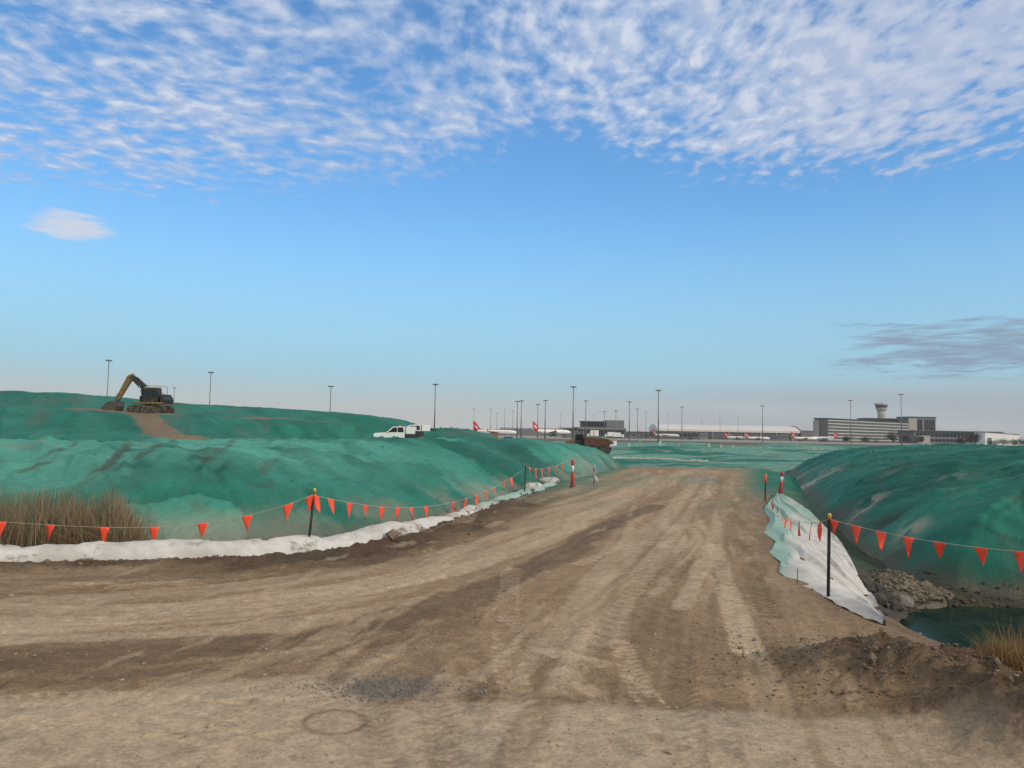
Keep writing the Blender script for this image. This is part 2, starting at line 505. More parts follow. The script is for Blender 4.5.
    mixc(DUST * 1.12, sm(.35, .8, ta) * tb * seal * sm(.5, -1.5, x) * .5)
    mixc(SEAL * .62, sm(.60, .72, fbm(x * 4.2, y * 4.2, 78, 4)) * seal * .5)
    mixc(DUST, sm(.62, .72, fbm(T2w * 3.2, S2 * .45, 79, 4)) * (1 - heap) * onroad * .5)
    # ring on the seal
    rx_, ry_ = at(335, 719)[:2]
    rr = np.hypot(x - rx_, y - ry_) + (n_mid - .5) * .07
    mixc(DIRT * .62, np.exp(-((rr - .245) / .032) ** 2) * .80 * (.55 + .8 * n_fin) + .45 * np.exp(-(rr / .06) ** 2))
    # tyre prints: crisp lugged strips
    for px, hw, pitch, cc, am, dep in TYRES:
        SB, TB, DB = near_st(x, y, px, .6)
        m_ = sm(hw, hw * .86, DB) * (fbm(SB * .8, TB * 3, 83, 2) > .36)
        lug = np.sin((SB + np.abs(TB) * .55) * 2 * math.pi / pitch)
        rib = sm(.25, .1, np.abs(TB) / hw)
        pr = np.clip(sm(-.1, .35, lug) * (1 - rib) + rib * .4, 0, 1)
        mixc(cc, m_ * am * (.35 + .65 * pr))
        z -= m_ * dep * (.4 + .6 * pr)
    # green spray drifting over the far part of the road
    sp = sm(.46, .66, fbm(x * .4 + 9, y * .16, 61, 4)) * sm(21, 32, y) * (1 - .3 * w1) * .5
    edge = np.exp(-(np.minimum(np.abs(TL), 9) / 1.5) ** 2) * sm(23, 30, y) * .55 + np.exp(-((out + .2) / 1.0) ** 2) * sm(26, 34, y) * .6
    mixc(SPRAY, np.clip(sp + edge * (.4 + n_mid), 0, .8))
    offr = np.clip(sm(1.3, -.2, TL) * sm(28, 40, y) + sm(-.9, .5, out) * sm(26, 40, y), 0, 1)
    mixc(GRN * 1.1, np.maximum(offr, far) * (.55 + .45 * sm(.35, .6, n_mid)))
    mixc(np.array([.25, .19, .13]), np.exp(-((y - 56.5) / 2.6) ** 2) * onroad * .6)
    col *= (.86 + .28 * n_fin)[:, None]
    return z, np.clip(col, .004, .8), rough

def ground_z(x, y):
    return float(ground_fields(np.array([float(x)]), np.array([float(y)]))[0][0])
def left_z(x, y):
    return float(mound_left(np.array([float(x)]), np.array([float(y)]))[0][0])
def upper_z(x, y):
    return float(mound_upper(np.array([float(x)]), np.array([float(y)]))[0][0])
def right_z(x, y):
    return float(mound_right(np.array([float(x)]), np.array([float(y)]))[0][0])
def top_z(x, y):
    z = max(ground_z(x, y), left_z(x, y), right_z(x, y))
    return z

# ------------------------------------------------------------------ ground materials
def mat_dirt():
    m, nt, b = new_mat('bare_earth')
    co = nt.node('ShaderNodeTexCoord').outputs['Object']
    a = nt.node('ShaderNodeAttribute', attribute_name='albedo').outputs['Color']
    rg = nt.node('ShaderNodeAttribute', attribute_name='rough').outputs['Fac']
    n1 = nt.noise(co, 22, 8, .72); n2 = nt.noise(co, 80, 5, .7); n3 = nt.noise(co, 5, 7, .68)
    k = nt.math('ADD', nt.math('MULTIPLY', n1, .62), nt.math('ADD', nt.math('MULTIPLY', n2, .34), nt.math('MULTIPLY', n3, .35)))
    f = nt.mr(k, .44, .88, .46, 1.56, 'LINEAR')
    c = nt.mix(1.0, a, nt.node('ShaderNodeCombineColor', {'Red': f, 'Green': f, 'Blue': f}).outputs[0], 'MULTIPLY')
    # pale grit
    v = nt.node('ShaderNodeTexVoronoi', {'Vector': co, 'Scale': 42.0, 'Randomness': 1.0})
    gr = nt.math('MULTIPLY', nt.mr(v.outputs['Distance'], .10, .19, 1, 0), nt.mr(nt.noise(co, 7.0, 3, .6), .52, .66))
    c = nt.mix(nt.math('MULTIPLY', gr, .5), c, (.42, .36, .29))
    nt.put(b.inputs['Base Color'], c)
    b.inputs['Roughness'].default_value = .95
    b.inputs['Specular IOR Level'].default_value = .12
    h = nt.math('ADD', nt.math('MULTIPLY', n1, 1.0), nt.math('MULTIPLY', n2, .45))
    bp = nt.node('ShaderNodeBump', {'Strength': nt.mr(rg, 0, 1, .55, 1.0, 'LINEAR'), 'Distance': .04, 'Height': h})
    nt.l.new(bp.outputs[0], b.inputs['Normal'])
    return m
def mat_green():
    m, nt, b = new_mat('green_soil_cover')
    co = nt.node('ShaderNodeTexCoord').outputs['Object']
    a = nt.node('ShaderNodeAttribute', attribute_name='albedo').outputs['Color']
    n1 = nt.noise(co, 1.1, 6, .62); n2 = nt.noise(co, 9, 6, .7); n3 = nt.noise(co, 45, 4, .6)
    k = nt.math('ADD', nt.math('MULTIPLY', n1, .35), nt.math('ADD', nt.math('MULTIPLY', n2, .45), nt.math('MULTIPLY', n3, .3)))
    f = nt.mr(k, .35, .78, .68, 1.32, 'LINEAR')
    c = nt.mix(1.0, a, nt.node('ShaderNodeCombineColor', {'Red': f, 'Green': f, 'Blue': f}).outputs[0], 'MULTIPLY')
    sp = nt.math('MULTIPLY', nt.mr(n2, .60, .74), .45)
    c = nt.mix(sp, c, (.07, .105, .08))
    nt.put(b.inputs['Base Color'], c)
    b.inputs['Roughness'].default_value = .72
    b.inputs['Specular IOR Level'].default_value = .2
    bp = nt.node('ShaderNodeBump', {'Strength': .7, 'Distance': .05, 'Height': nt.math('ADD', n2, nt.math('MULTIPLY', n3, .4))})
    nt.l.new(bp.outputs[0], b.inputs['Normal'])
    return m
M_DIRT = mat_dirt(); M_GREEN = mat_green()

# ------------------------------------------------------------------ terrain meshes
def fan_grid(v0, v1, dv, nt, tmax, add=7.0):
    vs = np.arange(v0, v1, -dv)
    d = 1800.0 / (vs - 432.0)
    t = np.linspace(-tmax, tmax, nt)
    X = t[None, :] * (d[:, None] + add); Y = np.repeat(d[:, None], nt, 1)
    return X, Y

X, Y = fan_grid(1250, 450.2, .7, 1020, 1.15)
sh = X.shape
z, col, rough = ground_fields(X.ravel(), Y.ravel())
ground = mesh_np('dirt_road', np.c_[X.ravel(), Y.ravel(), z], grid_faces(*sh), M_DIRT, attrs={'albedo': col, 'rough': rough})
tag(ground, kind='structure')

def PAN(x, y, seed):
    wx = x + (fbm(x * .3, y * .3, seed + 5, 3) - .5) * 1.6; wy = y + (fbm(x * .3, y * .3, seed + 6, 3) - .5) * 1.6
    a = np.floor((wx * .86 + wy * .5) / 3.1); b = np.floor((wy * .86 - wx * .5 + a * 1.7) / 6.5)
    return _hash(a, b, seed + 7)
def folds(x, y, seed):
    """sharp soft-sided creases of a sheet pulled down the slope"""
    u_ = x * .80 + y * .60; v_ = y * .80 - x * .60
    n_ = fbm(u_ * .55 + (fbm(x * .3, y * .3, seed + 3, 2) - .5) * 2, v_ * .14, seed, 3)
    r_ = 1 - np.abs(2 * n_ - 1)
    n3_ = fbm(u_ * 1.7, v_ * .35, seed + 1, 3); r3 = 1 - np.abs(2 * n3_ - 1)
    return .11 * sm(.72, 1.0, r_) ** 1.5 + .055 * sm(.75, 1.0, r3)
def green_col(x, y, ins, seed, lightness):
    n1 = fbm(x * .12, y * .12, seed, 4); n2 = fbm(x * .7, y * .7, seed + 1, 4)
    rot = fbm((x * .8 + y * .6) * .45, (y * .8 - x * .6) * .09, seed + 2, 5)
    c = GRN[None] * (.75 + .6 * n2[:, None])
    def mixc(cc, m):
        m = np.clip(m, 0, 1)[:, None]; c[:] = c * (1 - m) + np.asarray(cc)[None] * m
    wx = x + (fbm(x * .3, y * .3, seed + 5, 3) - .5) * 1.6; wy = y + (fbm(x * .3, y * .3, seed + 6, 3) - .5) * 1.6
    a = np.floor((wx * .86 + wy * .5) / 3.1); b = np.floor((wy * .86 - wx * .5 + a * 1.7) / 6.5)
    pan = _hash(a, b, seed + 7)
    mixc(GRNL, sm(.40, .66, n1 * .45 + rot * .3 + pan * .25) * lightness)
    mixc(GRND * 1.25, sm(.55, .95, _hash(a, b, seed + 9)) * .40)
    mixc(GRNL, (_hash(a, b, seed + 13) > .62) * lightness * .65 * (.4 + n2))
    fa = (wx * .86 + wy * .5) / 3.1 - a; fb = (wy * .86 - wx * .5 + a * 1.7) / 6.5 - b
    mixc(GRND * .8, sm(.022, .006, np.minimum(fa, 1 - fa)) * .65 * (n2 > .42)); mixc(GRND * .8, sm(.012, .003, np.minimum(fb, 1 - fb)) * .6 * (n2 > .42))
    mixc(np.array([.09, .105, .08]), sm(.60, .72, fbm(x * 1.7, y * 1.7, seed + 11, 5, .6)) * .3)
    mixc(GRND, sm(.5, .7, 1 - rot) * .5)
    return c, mixc, n1, n2, rot

# left mound
X, Y = fan_grid(600, 441.0, .45, 980, 1.0, 4)
X = X - 12 - Y * .25
sh = X.shape; x = X.ravel(); y = Y.ravel()
z, ins = mound_left(x, y)
c, mixc, n1, n2, rot = green_col(x, y, ins, 201, .55)
mixc(GRNL * 1.3, blob(x, y, -14, 24.0, 10, 4.2) * sm(.30, .50, rot * .5 + n2 * .5) * .95)
drag = fbm((x * .75 + y * .66) * 1.15, (y * .75 - x * .66) * .13, 231, 4)
mixc([.060, .066, .05], sm(.62, .70, drag) * sm(2.0, 4.5, ins) * (1 - sm(31, 39, y)) * .25)
mixc(GRNL * 1.25, sm(.38, .56, n1 * .4 + rot * .35 + n2 * .25) * sm(-3, -11, x) * sm(1.2, 3.5, ins) * .55)
mixc([.22, .185, .14], np.exp(-((ins - 8.2 - 1.5 * (n2 - .5)) / .9) ** 2) * sm(-9, -14, x) * sm(.42, .6, n2) * .7)
mixc([.13, .12, .09], sm(.9, .1, ins) * .75 * (.4 + n2))
mixc([.24, .21, .165], np.exp(-((ins - .7) / .6) ** 2) * sm(.4, .58, n2) * .5)
mixc(GRNL * 1.3, sm(.5, .62, fbm(x * .55 + y * .4, (y * .55 - x * .4) * .3, 247, 4)) * sm(0, -9, x) * sm(1.5, 4, ins) * .6)
z = z + (fbm(x * 2.6, y * 2.6, 251, 4) - .5) * .04
c *= (.80 + .42 * PAN(x, y, 201))[:, None]
def hit_left(u, v):
    z0 = 1.2
    for _ in range(18):
        p = at(u, v, z0); z0 = .6 * z0 + .4 * left_z(p.x, p.y)
    return p[:2]
for pxs, hw, am in [([(150, 446, 2.0), (122, 456, 1.7), (96, 470, 1.3), (78, 488, .8)], .16, .8), ([(186, 445, 2.0), (160, 450, 1.9), (138, 458, 1.6)], .22, .7), ([(248, 443, 2.0), (222, 452, 1.8), (205, 466, 1.4), (196, 478, .8)], .16, .6), ([(215, 446, 2.0), (206, 458, 1.6), (203, 462, 1.5)], .30, .55), ([(110, 447, 2.0), (60, 458, 1.7), (20, 470, 1.4)], .14, .6), ([(300, 445, 2.0), (285, 455, 1.7), (262, 470, 1.3)], .12, .45), ([(60, 450, 1.95), (25, 458, 1.7), (-20, 466, 1.5)], .2, .5)]:
    ln_ = smooth_line([hit_left(u, v + 2) for u, v, zz in pxs], 2); Ss, Tt, Dd = poly_st(x, y, ln_, True)
    hw = .07 + hw * .35; fr = fbm(Tt * 7, Ss * .8 + hw * 9, 239, 3)
    gr = sm(hw * 1.3, hw * .7, Dd + (fr - .5) * hw * 2.2) * (.35 + .65 * sm(.35, .5, fbm(Ss * .9, Tt * 2 + hw * 50, 243, 3)))
    mixc([.060, .066, .050], gr * am)
z = z + folds(x, y, 261) * sm(.2, 1.5, ins)
left_hill = tag(mesh_np('hill', np.c_[x, y, z], grid_faces(*sh), M_GREEN, attrs={'albedo': c}), kind='structure')

# upper terrace with the bare bench
xs = np.linspace(-115, 16, 520); ys = np.concatenate([np.linspace(56, 96, 240), np.linspace(96.5, 140, 40)])
X, Y = np.meshgrid(xs, ys); sh = X.shape; x = X.ravel(); y = Y.ravel()
z, k = mound_upper(x, y)
z = z - 4 * sm(118, 140, y)
c, mixc, n1, n2, rot = green_col(x, y, k, 301, .22)
drag2 = fbm((x * .9 + y * .4) * .5, (y * .9 - x * .4) * .12, 331, 4)
mixc([.10, .10, .075], sm(.58, .70, drag2) * .35)
bench = np.exp(-((k - .53) / .09) ** 2) * sm(-48, -44, x) * sm(-33, -37, x)
chute = np.exp(-((x - (-39.3 + (.52 - k) * 20.0)) / (1.25 + (.5 - k) * .7)) ** 2) * sm(.60, .50, k) * sm(-.1, .02, k)
soil = np.clip((bench + chute * 1.4) * (.6 + .8 * n2), 0, 1)
mixc([.185, .138, .095], sm(.34, .62, soil + (fbm(x * 1.6, y * 1.6, 341, 4) - .5) * .7) * .92)
mixc([.20, .165, .12], np.exp(-((k - .5) / .05) ** 2) * sm(-30, -27, x) * sm(-18, -22, x) * n2 * 1.1)
z = z + sm(.3, .7, soil) * .18 * (fbm(x * 1.4, y * 1.4, 340, 3))
upper_hill = tag(mesh_np('hill', np.c_[x, y, z], grid_faces(*sh), M_GREEN, attrs={'albedo': c}), kind='structure')

# right mound
ys = np.concatenate([np.arange(11, 34, .10), np.arange(34, 80, .35)])
t = np.linspace(0, 1, 560)
X = 6.2 + np.maximum(0, ys[:, None] - 22) * .22 + t[None, :] ** 1.35 * (34 + ys[:, None] * .9); Y = np.repeat(ys[:, None], len(t), 1)
sh = X.shape; x = X.ravel(); y = Y.ravel()
z, ins = mound_right(x, y)
c, mixc, n1, n2, rot = green_col(x, y, ins, 401, .20)
mixc(GRND * 1.05, .10 + 0 * x)
wet = sm(-.75, -1.05, z)
mixc([.10, .085, .062], sm(1.0, .0, ins + (n2 - .5) * 1.4) * .8)
mixc([.17, .15, .12], np.exp(-((z + .82 + (n2 - .5) * .25) / .13) ** 2) * sm(9, 10.5, x) * .7)
mixc([.055, .048, .036], wet * .9)
def hit_right(u, v):
    z0 = .3
    for _ in range(16):
        p = at(u, v, z0); z0 = .5 * z0 + .5 * right_z(p.x, p.y)
    return p
for (u, v, zz, rr, a) in [(870, 503, .35, .42, 1.0), (862, 512, .3, .3, .8), (815, 480, .2, 1.1, .75), (797, 478, 0, 1.3, .8), (803, 487, 0, 1.0, .7), (912, 541, .1, .35, .6), (826, 472, .4, .8, .6), (950, 480, 1.2, .5, .35), (893, 470, 1.1, .5, .3)]:
    q = hit_right(u, v)
    mixc([.36, .33, .27], blob(x, y, q.x, q.y, rr, rr * 1.5) * sm(.36, .50, fbm(x * 2.5, y * 2.5, 441, 3)) * a * 1.15)
q = hit_right(885, 522); mixc([.03, .035, .028], blob(x, y, q.x, q.y, .5, .8) * .9)
z = z - .22 * blob(x, y, q.x, q.y, .5, .8)
c *= (.84 + .34 * PAN(x, y, 401))[:, None]
z = z + folds(x, y, 271) * sm(.2, 1.5, ins)
right_hill = tag(mesh_np('hill', np.c_[x, y, z], grid_faces(*sh), M_GREEN, attrs={'albedo': c}), kind='structure')

# far ground: one sheet to the horizon
GZ = -1.3
def mat_far():
    m, nt, b = new_mat('airfield_ground')
    co = nt.node('ShaderNodeNewGeometry').outputs['Position']
    s = nt.node('ShaderNodeSeparateXYZ', {'Vector': co})
    yy = s.outputs['Y']
    n = nt.noise(nt.mapping(co, (.045, .085, 1)), 1.0, 6, .6)
    n2 = nt.noise(nt.mapping(co, (.16, .34, 1)), 1.0, 6, .65)
    n3 = nt.noise(co, .9, 5, .65)
    g = nt.mix(nt.mr(n, .40, .56), (.018, .155, .120), (.16, .33, .275))
    g = nt.mix(nt.math('MULTIPLY', nt.mr(n2, .53, .64), .8), g, (.27, .28, .235))
    g = nt.mix(nt.math('MULTIPLY', nt.mr(n3, .35, .65), .45), g, (.010, .085, .068))
    grass = nt.mix(nt.mr(n2, .4, .6), (.095, .085, .060), (.15, .13, .095))
    ed = nt.math('ADD', yy, nt.math('MULTIPLY', nt.math('SUBTRACT', n2, .5), 60))
    c = nt.mix(nt.mr(ed, 268, 278), g, grass)
    apron = nt.mix(nt.mr(n3, .3, .7), (.24, .235, .225), (.30, .295, .28))
    c = nt.mix(nt.mr(yy, 555, 560), c, apron)
    c = nt.mix(nt.mr(yy, 1500, 1560), c, (.08, .085, .06))
    nt.put(b.inputs['Base Color'], c); b.inputs['Roughness'].default_value = .9; b.inputs['Specular IOR Level'].default_value = .15
    return m
ys = np.concatenate([[-2900, -600, -120, 40], np.arange(60, 130, 1.5), np.arange(130, 330, 3.5), [340, 380, 450, 600, 900, 1500, 2200, 2900]])
xs = np.concatenate([[-2900, -1500, -700, -350], np.arange(-170, 240, 3.0), [300, 420, 800, 1500, 2900]])
X, Y = np.meshgrid(xs, ys); sh = X.shape; x = X.ravel(); y = Y.ravel()
z = GZ + 0 * x
und = sm(70, 90, y) * sm(330, 270, y)
z += und * ((fbm(x * .05, y * .06, 501, 3) - .5) * 2.0 + (fbm(x * .16, y * .2, 502, 3) - .5) * .7)
z += 1.15 * np.exp(-((y - 262) / 16) ** 2) + .7 * np.exp(-((y - 176) / 9) ** 2) * (.4 + fbm(x * .02, y * .02, 505, 2))
z -= 4 * sm(76, 62, y) * (np.abs(x) < 330)
z -= 4 * (y < 62) * (np.abs(x) >= 330) * 0
far_ground = tag(mesh_np('ground', np.c_[x, y, z], grid_faces(*sh), mat_far()), kind='structure')
def far_z(x, y):
    i = np.argmin((xs - x) ** 2); j = np.argmin((ys - y) ** 2)
    return float(z.reshape(sh)[j, i])
FZ_xs, FZ_ys, FZ = xs.copy(), ys.copy(), z.reshape(sh).copy()
def far_z(x, y):
    return float(FZ[np.argmin(np.abs(FZ_ys - y)), np.argmin(np.abs(FZ_xs - x))])

# ditch water
def mat_water():
    m, nt, b = new_mat('ditch_water')
    co = nt.node('ShaderNodeTexCoord').outputs['Object']
    n = nt.noise(co, 1.5, 4, .6); n2 = nt.noise(co, 9, 3, .5)
    nt.put(b.inputs['Base Color'], nt.mix(nt.mr(n, .35, .65), (.010, .026, .022), (.020, .040, .031)))
    b.inputs['Roughness'].default_value = .09; b.inputs['Specular IOR Level'].default_value = .2
    b.inputs['IOR'].default_value = 1.08
    bp = nt.node('ShaderNodeBump', {'Strength': .12, 'Distance': .02, 'Height': n2})
    nt.l.new(bp.outputs[0], b.inputs['Normal'])
    return m
WZ = -1.06
wat = MB()
wat.faces([(4.2, -6, WZ), (42, -6, WZ), (42, 22, WZ), (4.2, 22, WZ)], [(0, 1, 2, 3)])
tag(wat.build('water', mat_water()), kind='structure')
#PART2
# ------------------------------------------------------------------ object materials
M_BLACK = mat('black_steel', (.012, .012, .013), .55, var=.25)
M_RUBBER = mat('rubber', (.018, .017, .016), .85, var=.3, dirt=(.12, .095, .07), dirt_amt=.5)
M_YCAP = mat('yellow_plastic', (.75, .42, .03), .5)
M_ORANGE = mat('orange_plastic', (.70, .085, .03), .55, var=.10)
M_FLAG = mat('orange_flag_vinyl', (.88, .075, .028), .5, var=.06, scale=9)
M_ROPE = mat('pale_rope', (.42, .38, .32), .8)
M_REFL = mat('white_reflective_band', (.55, .66, .72), .35)
M_YELLOW = mat('yellow_machine_paint', (.25, .145, .035), .55, var=.35, dirt=(.10, .075, .05), dirt_amt=.55)
M_CHAR = mat('charcoal_machine_paint', (.022, .022, .023), .55, var=.3, dirt=(.11, .09, .07), dirt_amt=.3)
M_STEEL = mat('worn_steel', (.085, .075, .068), .55, .4, var=.3, dirt=(.15, .11, .08), dirt_amt=.5)
M_CHROME = mat('polished_rod', (.55, .55, .55), .2, 1.0)
M_GLASS = mat('dark_glass', (.012, .016, .020), .06, var=.05)
M_WHITE = mat('white_paint', (.74, .74, .73), .3, var=.05, dirt=(.45, .40, .33), dirt_amt=.10)
M_RED = mat('red_paint', (.50, .018, .022), .35, var=.08)
M_GREYP = mat('grey_paint', (.20, .21, .22), .5)
M_GALV = mat('galvanised_steel', (.20, .205, .21), .45, .5, var=.12)
M_LAMP = mat('lamp_housing', (.13, .135, .14), .5)
M_CONC = mat('pale_concrete', (.33, .32, .31), .8, var=.12, scale=.4)
M_DCONC = mat('dark_facade', (.075, .078, .085), .7, var=.15, scale=.2)
M_MCONC = mat('grey_cladding', (.13, .135, .145), .6, var=.14, scale=.2)
M_PWHITE = mat('pale_roof_sheet', (.56, .56, .55), .45, var=.06, scale=.1)
M_BARK = mat('tree_bark', (.07, .05, .035), .9)

def mat_geo():
    m, nt, b = new_mat('white_geotextile')
    co = nt.node('ShaderNodeTexCoord').outputs['Object']
    n1 = nt.noise(co, 2.2, 5, .6); n2 = nt.noise(co, 14, 5, .65); n3 = nt.noise(co, 60, 3, .6)
    a = nt.node('ShaderNodeAttribute', attribute_name='soil').outputs['Fac']
    c = nt.mix(nt.mr(n1, .3, .7), (.44, .43, .41), (.58, .57, .55))
    c = nt.mix(nt.mr(nt.math('ADD', a, nt.math('MULTIPLY', nt.math('SUBTRACT', n2, .5), .9)), .42, .80), c, (.16, .125, .09))
    gt = nt.node('ShaderNodeAttribute', attribute_name='green').outputs['Fac']
    c = nt.mix(nt.mr(nt.math('ADD', gt, nt.math('MULTIPLY', nt.math('SUBTRACT', n1, .5), .9)), .30, .75), c, (.25, .40, .355))
    nt.put(b.inputs['Base Color'], c); b.inputs['Roughness'].default_value = .8; b.inputs['Specular IOR Level'].default_value = .25
    bp = nt.node('ShaderNodeBump', {'Strength': .35, 'Distance': .015, 'Height': nt.math('ADD', n2, nt.math('MULTIPLY', n3, .4))})
    nt.l.new(bp.outputs[0], b.inputs['Normal'])
    return m
M_GEO = mat_geo()

# ------------------------------------------------------------------ white berm on the left
def resample(pts, step):
    P = [Vector(p) for p in pts]; out = [P[0].copy()]; acc = 0
    for a, b in zip(P[:-1], P[1:]):
        L = (b - a).length; t = step - acc
        while t <= L:
            out.append(a.lerp(b, t / L)); t += step
        acc = (acc + L) % step if step else 0
        acc = L - (t - step)
    return out
bl = [(-60, 558), (0, 558), (100, 558), (170, 557), (235, 556), (300, 551), (345, 544), (400, 532.5), (440, 521), (480, 507), (520, 492.5), (552, 482)]
line = smooth_line([at(u, v + 4, 0)[:2] for u, v in [(-700, 558)] + bl], 2)
line = [Vector((p[0], p[1], 0)) for p in line]
line = resample(line, .07)
ln = len(line); nk = 30
lx = np.array([p.x for p in line]); ly = np.array([p.y for p in line])
tx = np.gradient(lx); ty = np.gradient(ly); tl = np.hypot(tx, ty); tx /= tl; ty /= tl
nx, ny = ty, -tx                      # towards the road
s_ = np.arange(ln) * .07
hh = (.33 + .10 * (fbm(s_ * .55, s_ * 0, 601, 3) - .5) * 2) * (1 - .42 * sm(17, 21, ly)) * (.30 + .70 * sm(38, 33, ly))
ww = (.40 + .10 * (fbm(s_ * .4, s_ * 0 + 5, 602, 3) - .5) * 2) * (1 - .25 * sm(17, 21, ly))
gz = ground_fields(lx, ly)[0]
gz = np.minimum(gz, .02)
ang = np.linspace(-.25, math.pi + .25, nk)
ca = np.sign(np.cos(ang)) * np.abs(np.cos(ang)) ** .8; sa = np.sin(ang)
off = ca[None, :] * ww[:, None]
BX = lx[:, None] + nx[:, None] * off; BY = ly[:, None] + ny[:, None] * off
BZ = gz[:, None] - .03 + sa[None, :] * hh[:, None]
wr_ = fbm(s_[:, None] * 2.2 + 0 * ang, ang[None, :] * 1.2 + s_[:, None] * .7, 603, 4) - .5
dent = fbm(s_[:, None] * 1.1, ang[None, :] * .7, 604, 3) - .5
crease = 1 - np.abs(2 * fbm(s_[:, None] * 3.2 + ang[None, :] * .8, ang[None, :] * .55 - s_[:, None] * .6, 607, 3) - 1)
k = (wr_ * .09 + dent * .20 - sm(.86, 1.0, crease) * .05) * np.clip(sa, 0, 1)[None, :]
BX += nx[:, None] * ca[None, :] * k; BY += ny[:, None] * ca[None, :] * k; BZ += k * .9
soil = sm(.42, .05, np.clip(sa, 0, 1))[None, :] * np.where(ca > 0, 1, .3)[None, :] * (.55 + 1.0 * fbm(s_ * .8, s_ * 0, 605, 3))[:, None] * .9 + 0 * BX + .42 * sm(.46, .64, fbm(s_[:, None] * 2.5, ang[None, :] * 1.6, 609, 4)) + .16 * (np.clip(wr_, -1, 0) < -.06)
soil += .34 * (sm(15.5, 18.5, ly) * (1 - sm(24, 27, ly)))[:, None] * (fbm(s_[:, None] * 1.5, ang[None, :] * 2, 606, 3))
grn = (.62 * sm(20, 25, ly))[:, None] + .9 * np.exp(-((lx + 4.2) / .9) ** 2)[:, None] * sm(.6, .1, sa)[None, :] + 0 * BX
berm = mesh_np('geotextile_berm', np.stack([BX, BY, BZ], -1).reshape(-1, 3), grid_faces(ln, nk), M_GEO, attrs={'soil': soil.ravel(), 'green': grn.ravel()})
tag(berm, 'long low white fabric-wrapped berm edging the dirt road on its left', 'berm')

# loose white bags where the berm ends
def sandbag(u, v, z, L, W, H, rz, seed, label, tint=0.0):
    p = at(u, v, z)
    n = 40; t = np.linspace(-1, 1, n); a = np.linspace(0, 2 * math.pi, 28)
    T, A = np.meshgrid(t, a, indexing='ij')
    r = (1 - np.abs(T) ** 3.2) ** .45
    k = 1 + .30 * (fbm(T * 2 + seed, A * 1.2, seed, 3) - .5)
    x = T * L / 2; y_ = np.cos(A) * W / 2 * r * k; z_ = np.sin(A) * H / 2 * r * k + H * .38
    o = mesh_np('sandbag', np.stack([x, y_, z_], -1).reshape(-1, 3), grid_faces(n, 28), M_GEO,
                attrs={'soil': (.30 + .45 * fbm(T * 3, A, seed + 3, 3)).ravel(), 'green': (0 * T + tint).ravel()})
    o.location = p; o.rotation_euler = (0, 0, rz)
    return tag(o, label, 'sandbag')
sandbag(533, 490, .0, 1.15, .62, .36, 1.0, 1, 'white sandbag slumped against the second black stake')
sandbag(549, 483.5, .0, 1.2, .6, .36, .7, 2, 'small pale sandbag between the black stake and the red post')

# ------------------------------------------------------------------ white sheet down the right bank
LE = [(775, 495), (763, 508), (770, 519), (764, 532), (776, 541), (769, 551), (781, 561), (779, 572), (798, 582), (816, 590), (836, 604), (858, 615), (883, 623)]
RE = [(782, 494), (800, 505), (820, 521), (836, 538), (847, 552), (855, 570), (863, 586), (872, 600), (880, 612), (886, 622)]
def lerp_px(px, n):
    P = [Vector(p) for p in px]; L = [0]
    for a, b in zip(P[:-1], P[1:]): L.append(L[-1] + (b - a).length)
    ts = np.linspace(0, L[-1], n)
    return np.c_[np.interp(ts, L, [p.x for p in P]), np.interp(ts, L, [p.y for p in P])]
nr, nc = 260, 90
a_ = lerp_px(LE, nr); b_ = lerp_px(RE, nr)
A = np.array([at(u, v, .02)[:2] for u, v in a_])
def bank_hits(uv):
    D = np.array([ray(u, v)[:] for u, v in uv]); z0 = np.full(len(D), -.3)
    for _ in range(14):
        k = (z0 - CAMH) / D[:, 2]
        z0 = .5 * z0 + .5 * np.maximum(-1.5, ground_fields(D[:, 0] * k, D[:, 1] * k)[0] + .05)
    k = (z0 - CAMH) / D[:, 2]
    return np.c_[D[:, 0] * k, D[:, 1] * k]
def bank_hit(u, v): return tuple(float(q) for q in bank_hits([(u, v)])[0])
B = bank_hits(b_)
_k = np.ones(31) / 31
B = np.stack([np.convolve(np.pad(B[:, i], 15, mode='reflect', reflect_type='odd'), _k, 'valid') for i in (0, 1)], 1)
ker = np.ones(7) / 7
tt = np.linspace(0, 1, nc)
SX = A[:, None, 0] * (1 - tt) + B[:, None, 0] * tt; SY = A[:, None, 1] * (1 - tt) + B[:, None, 1] * tt
gzz = ground_fields(SX.ravel(), SY.ravel())[0].reshape(SX.shape)
# smooth the bank under the sheet
for ax, n_ in ((0, 41), (1, 23)):
    pad = [(n_ // 2, n_ // 2) if i == ax else (0, 0) for i in range(2)]
    g2 = np.pad(gzz, pad, mode='edge')
    gzz = np.apply_along_axis(lambda q: np.convolve(q, np.ones(n_) / n_, 'valid'), ax, g2)
ii = np.arange(nr)[:, None] / nr
fold = fbm(tt[None, :] * 8.5 - ii * 9.0, ii * 2.2 + tt[None, :] * .8, 611, 3) - .5
fold2 = fbm(tt[None, :] * 24 - ii * 26, ii * 1.5 + tt[None, :] * .5, 612, 2) - .5
edge_t = np.minimum(1, tt / .12)[None, :]
SZ = gzz + .085 + fold * .19 * (.35 + .65 * edge_t) + fold2 * .05
SZ -= (.07 * (1 - edge_t))
soil = .38 * sm(.20, .0, tt)[None, :] * (.4 + fbm(ii * 18, tt[None, :] * 2, 613, 3)) + .32 * sm(.60, .72, fbm(ii * 30, tt[None, :] * 5, 614, 3)) * sm(.5, .8, tt)[None, :]
grn = .75 * sm(.55, .15, ii) * (.45 + fbm(ii * 9, tt[None, :] * 2, 615, 3)) + .55 * sm(.35, 0, tt)[None, :] * sm(.75, .45, ii) + 0 * SX
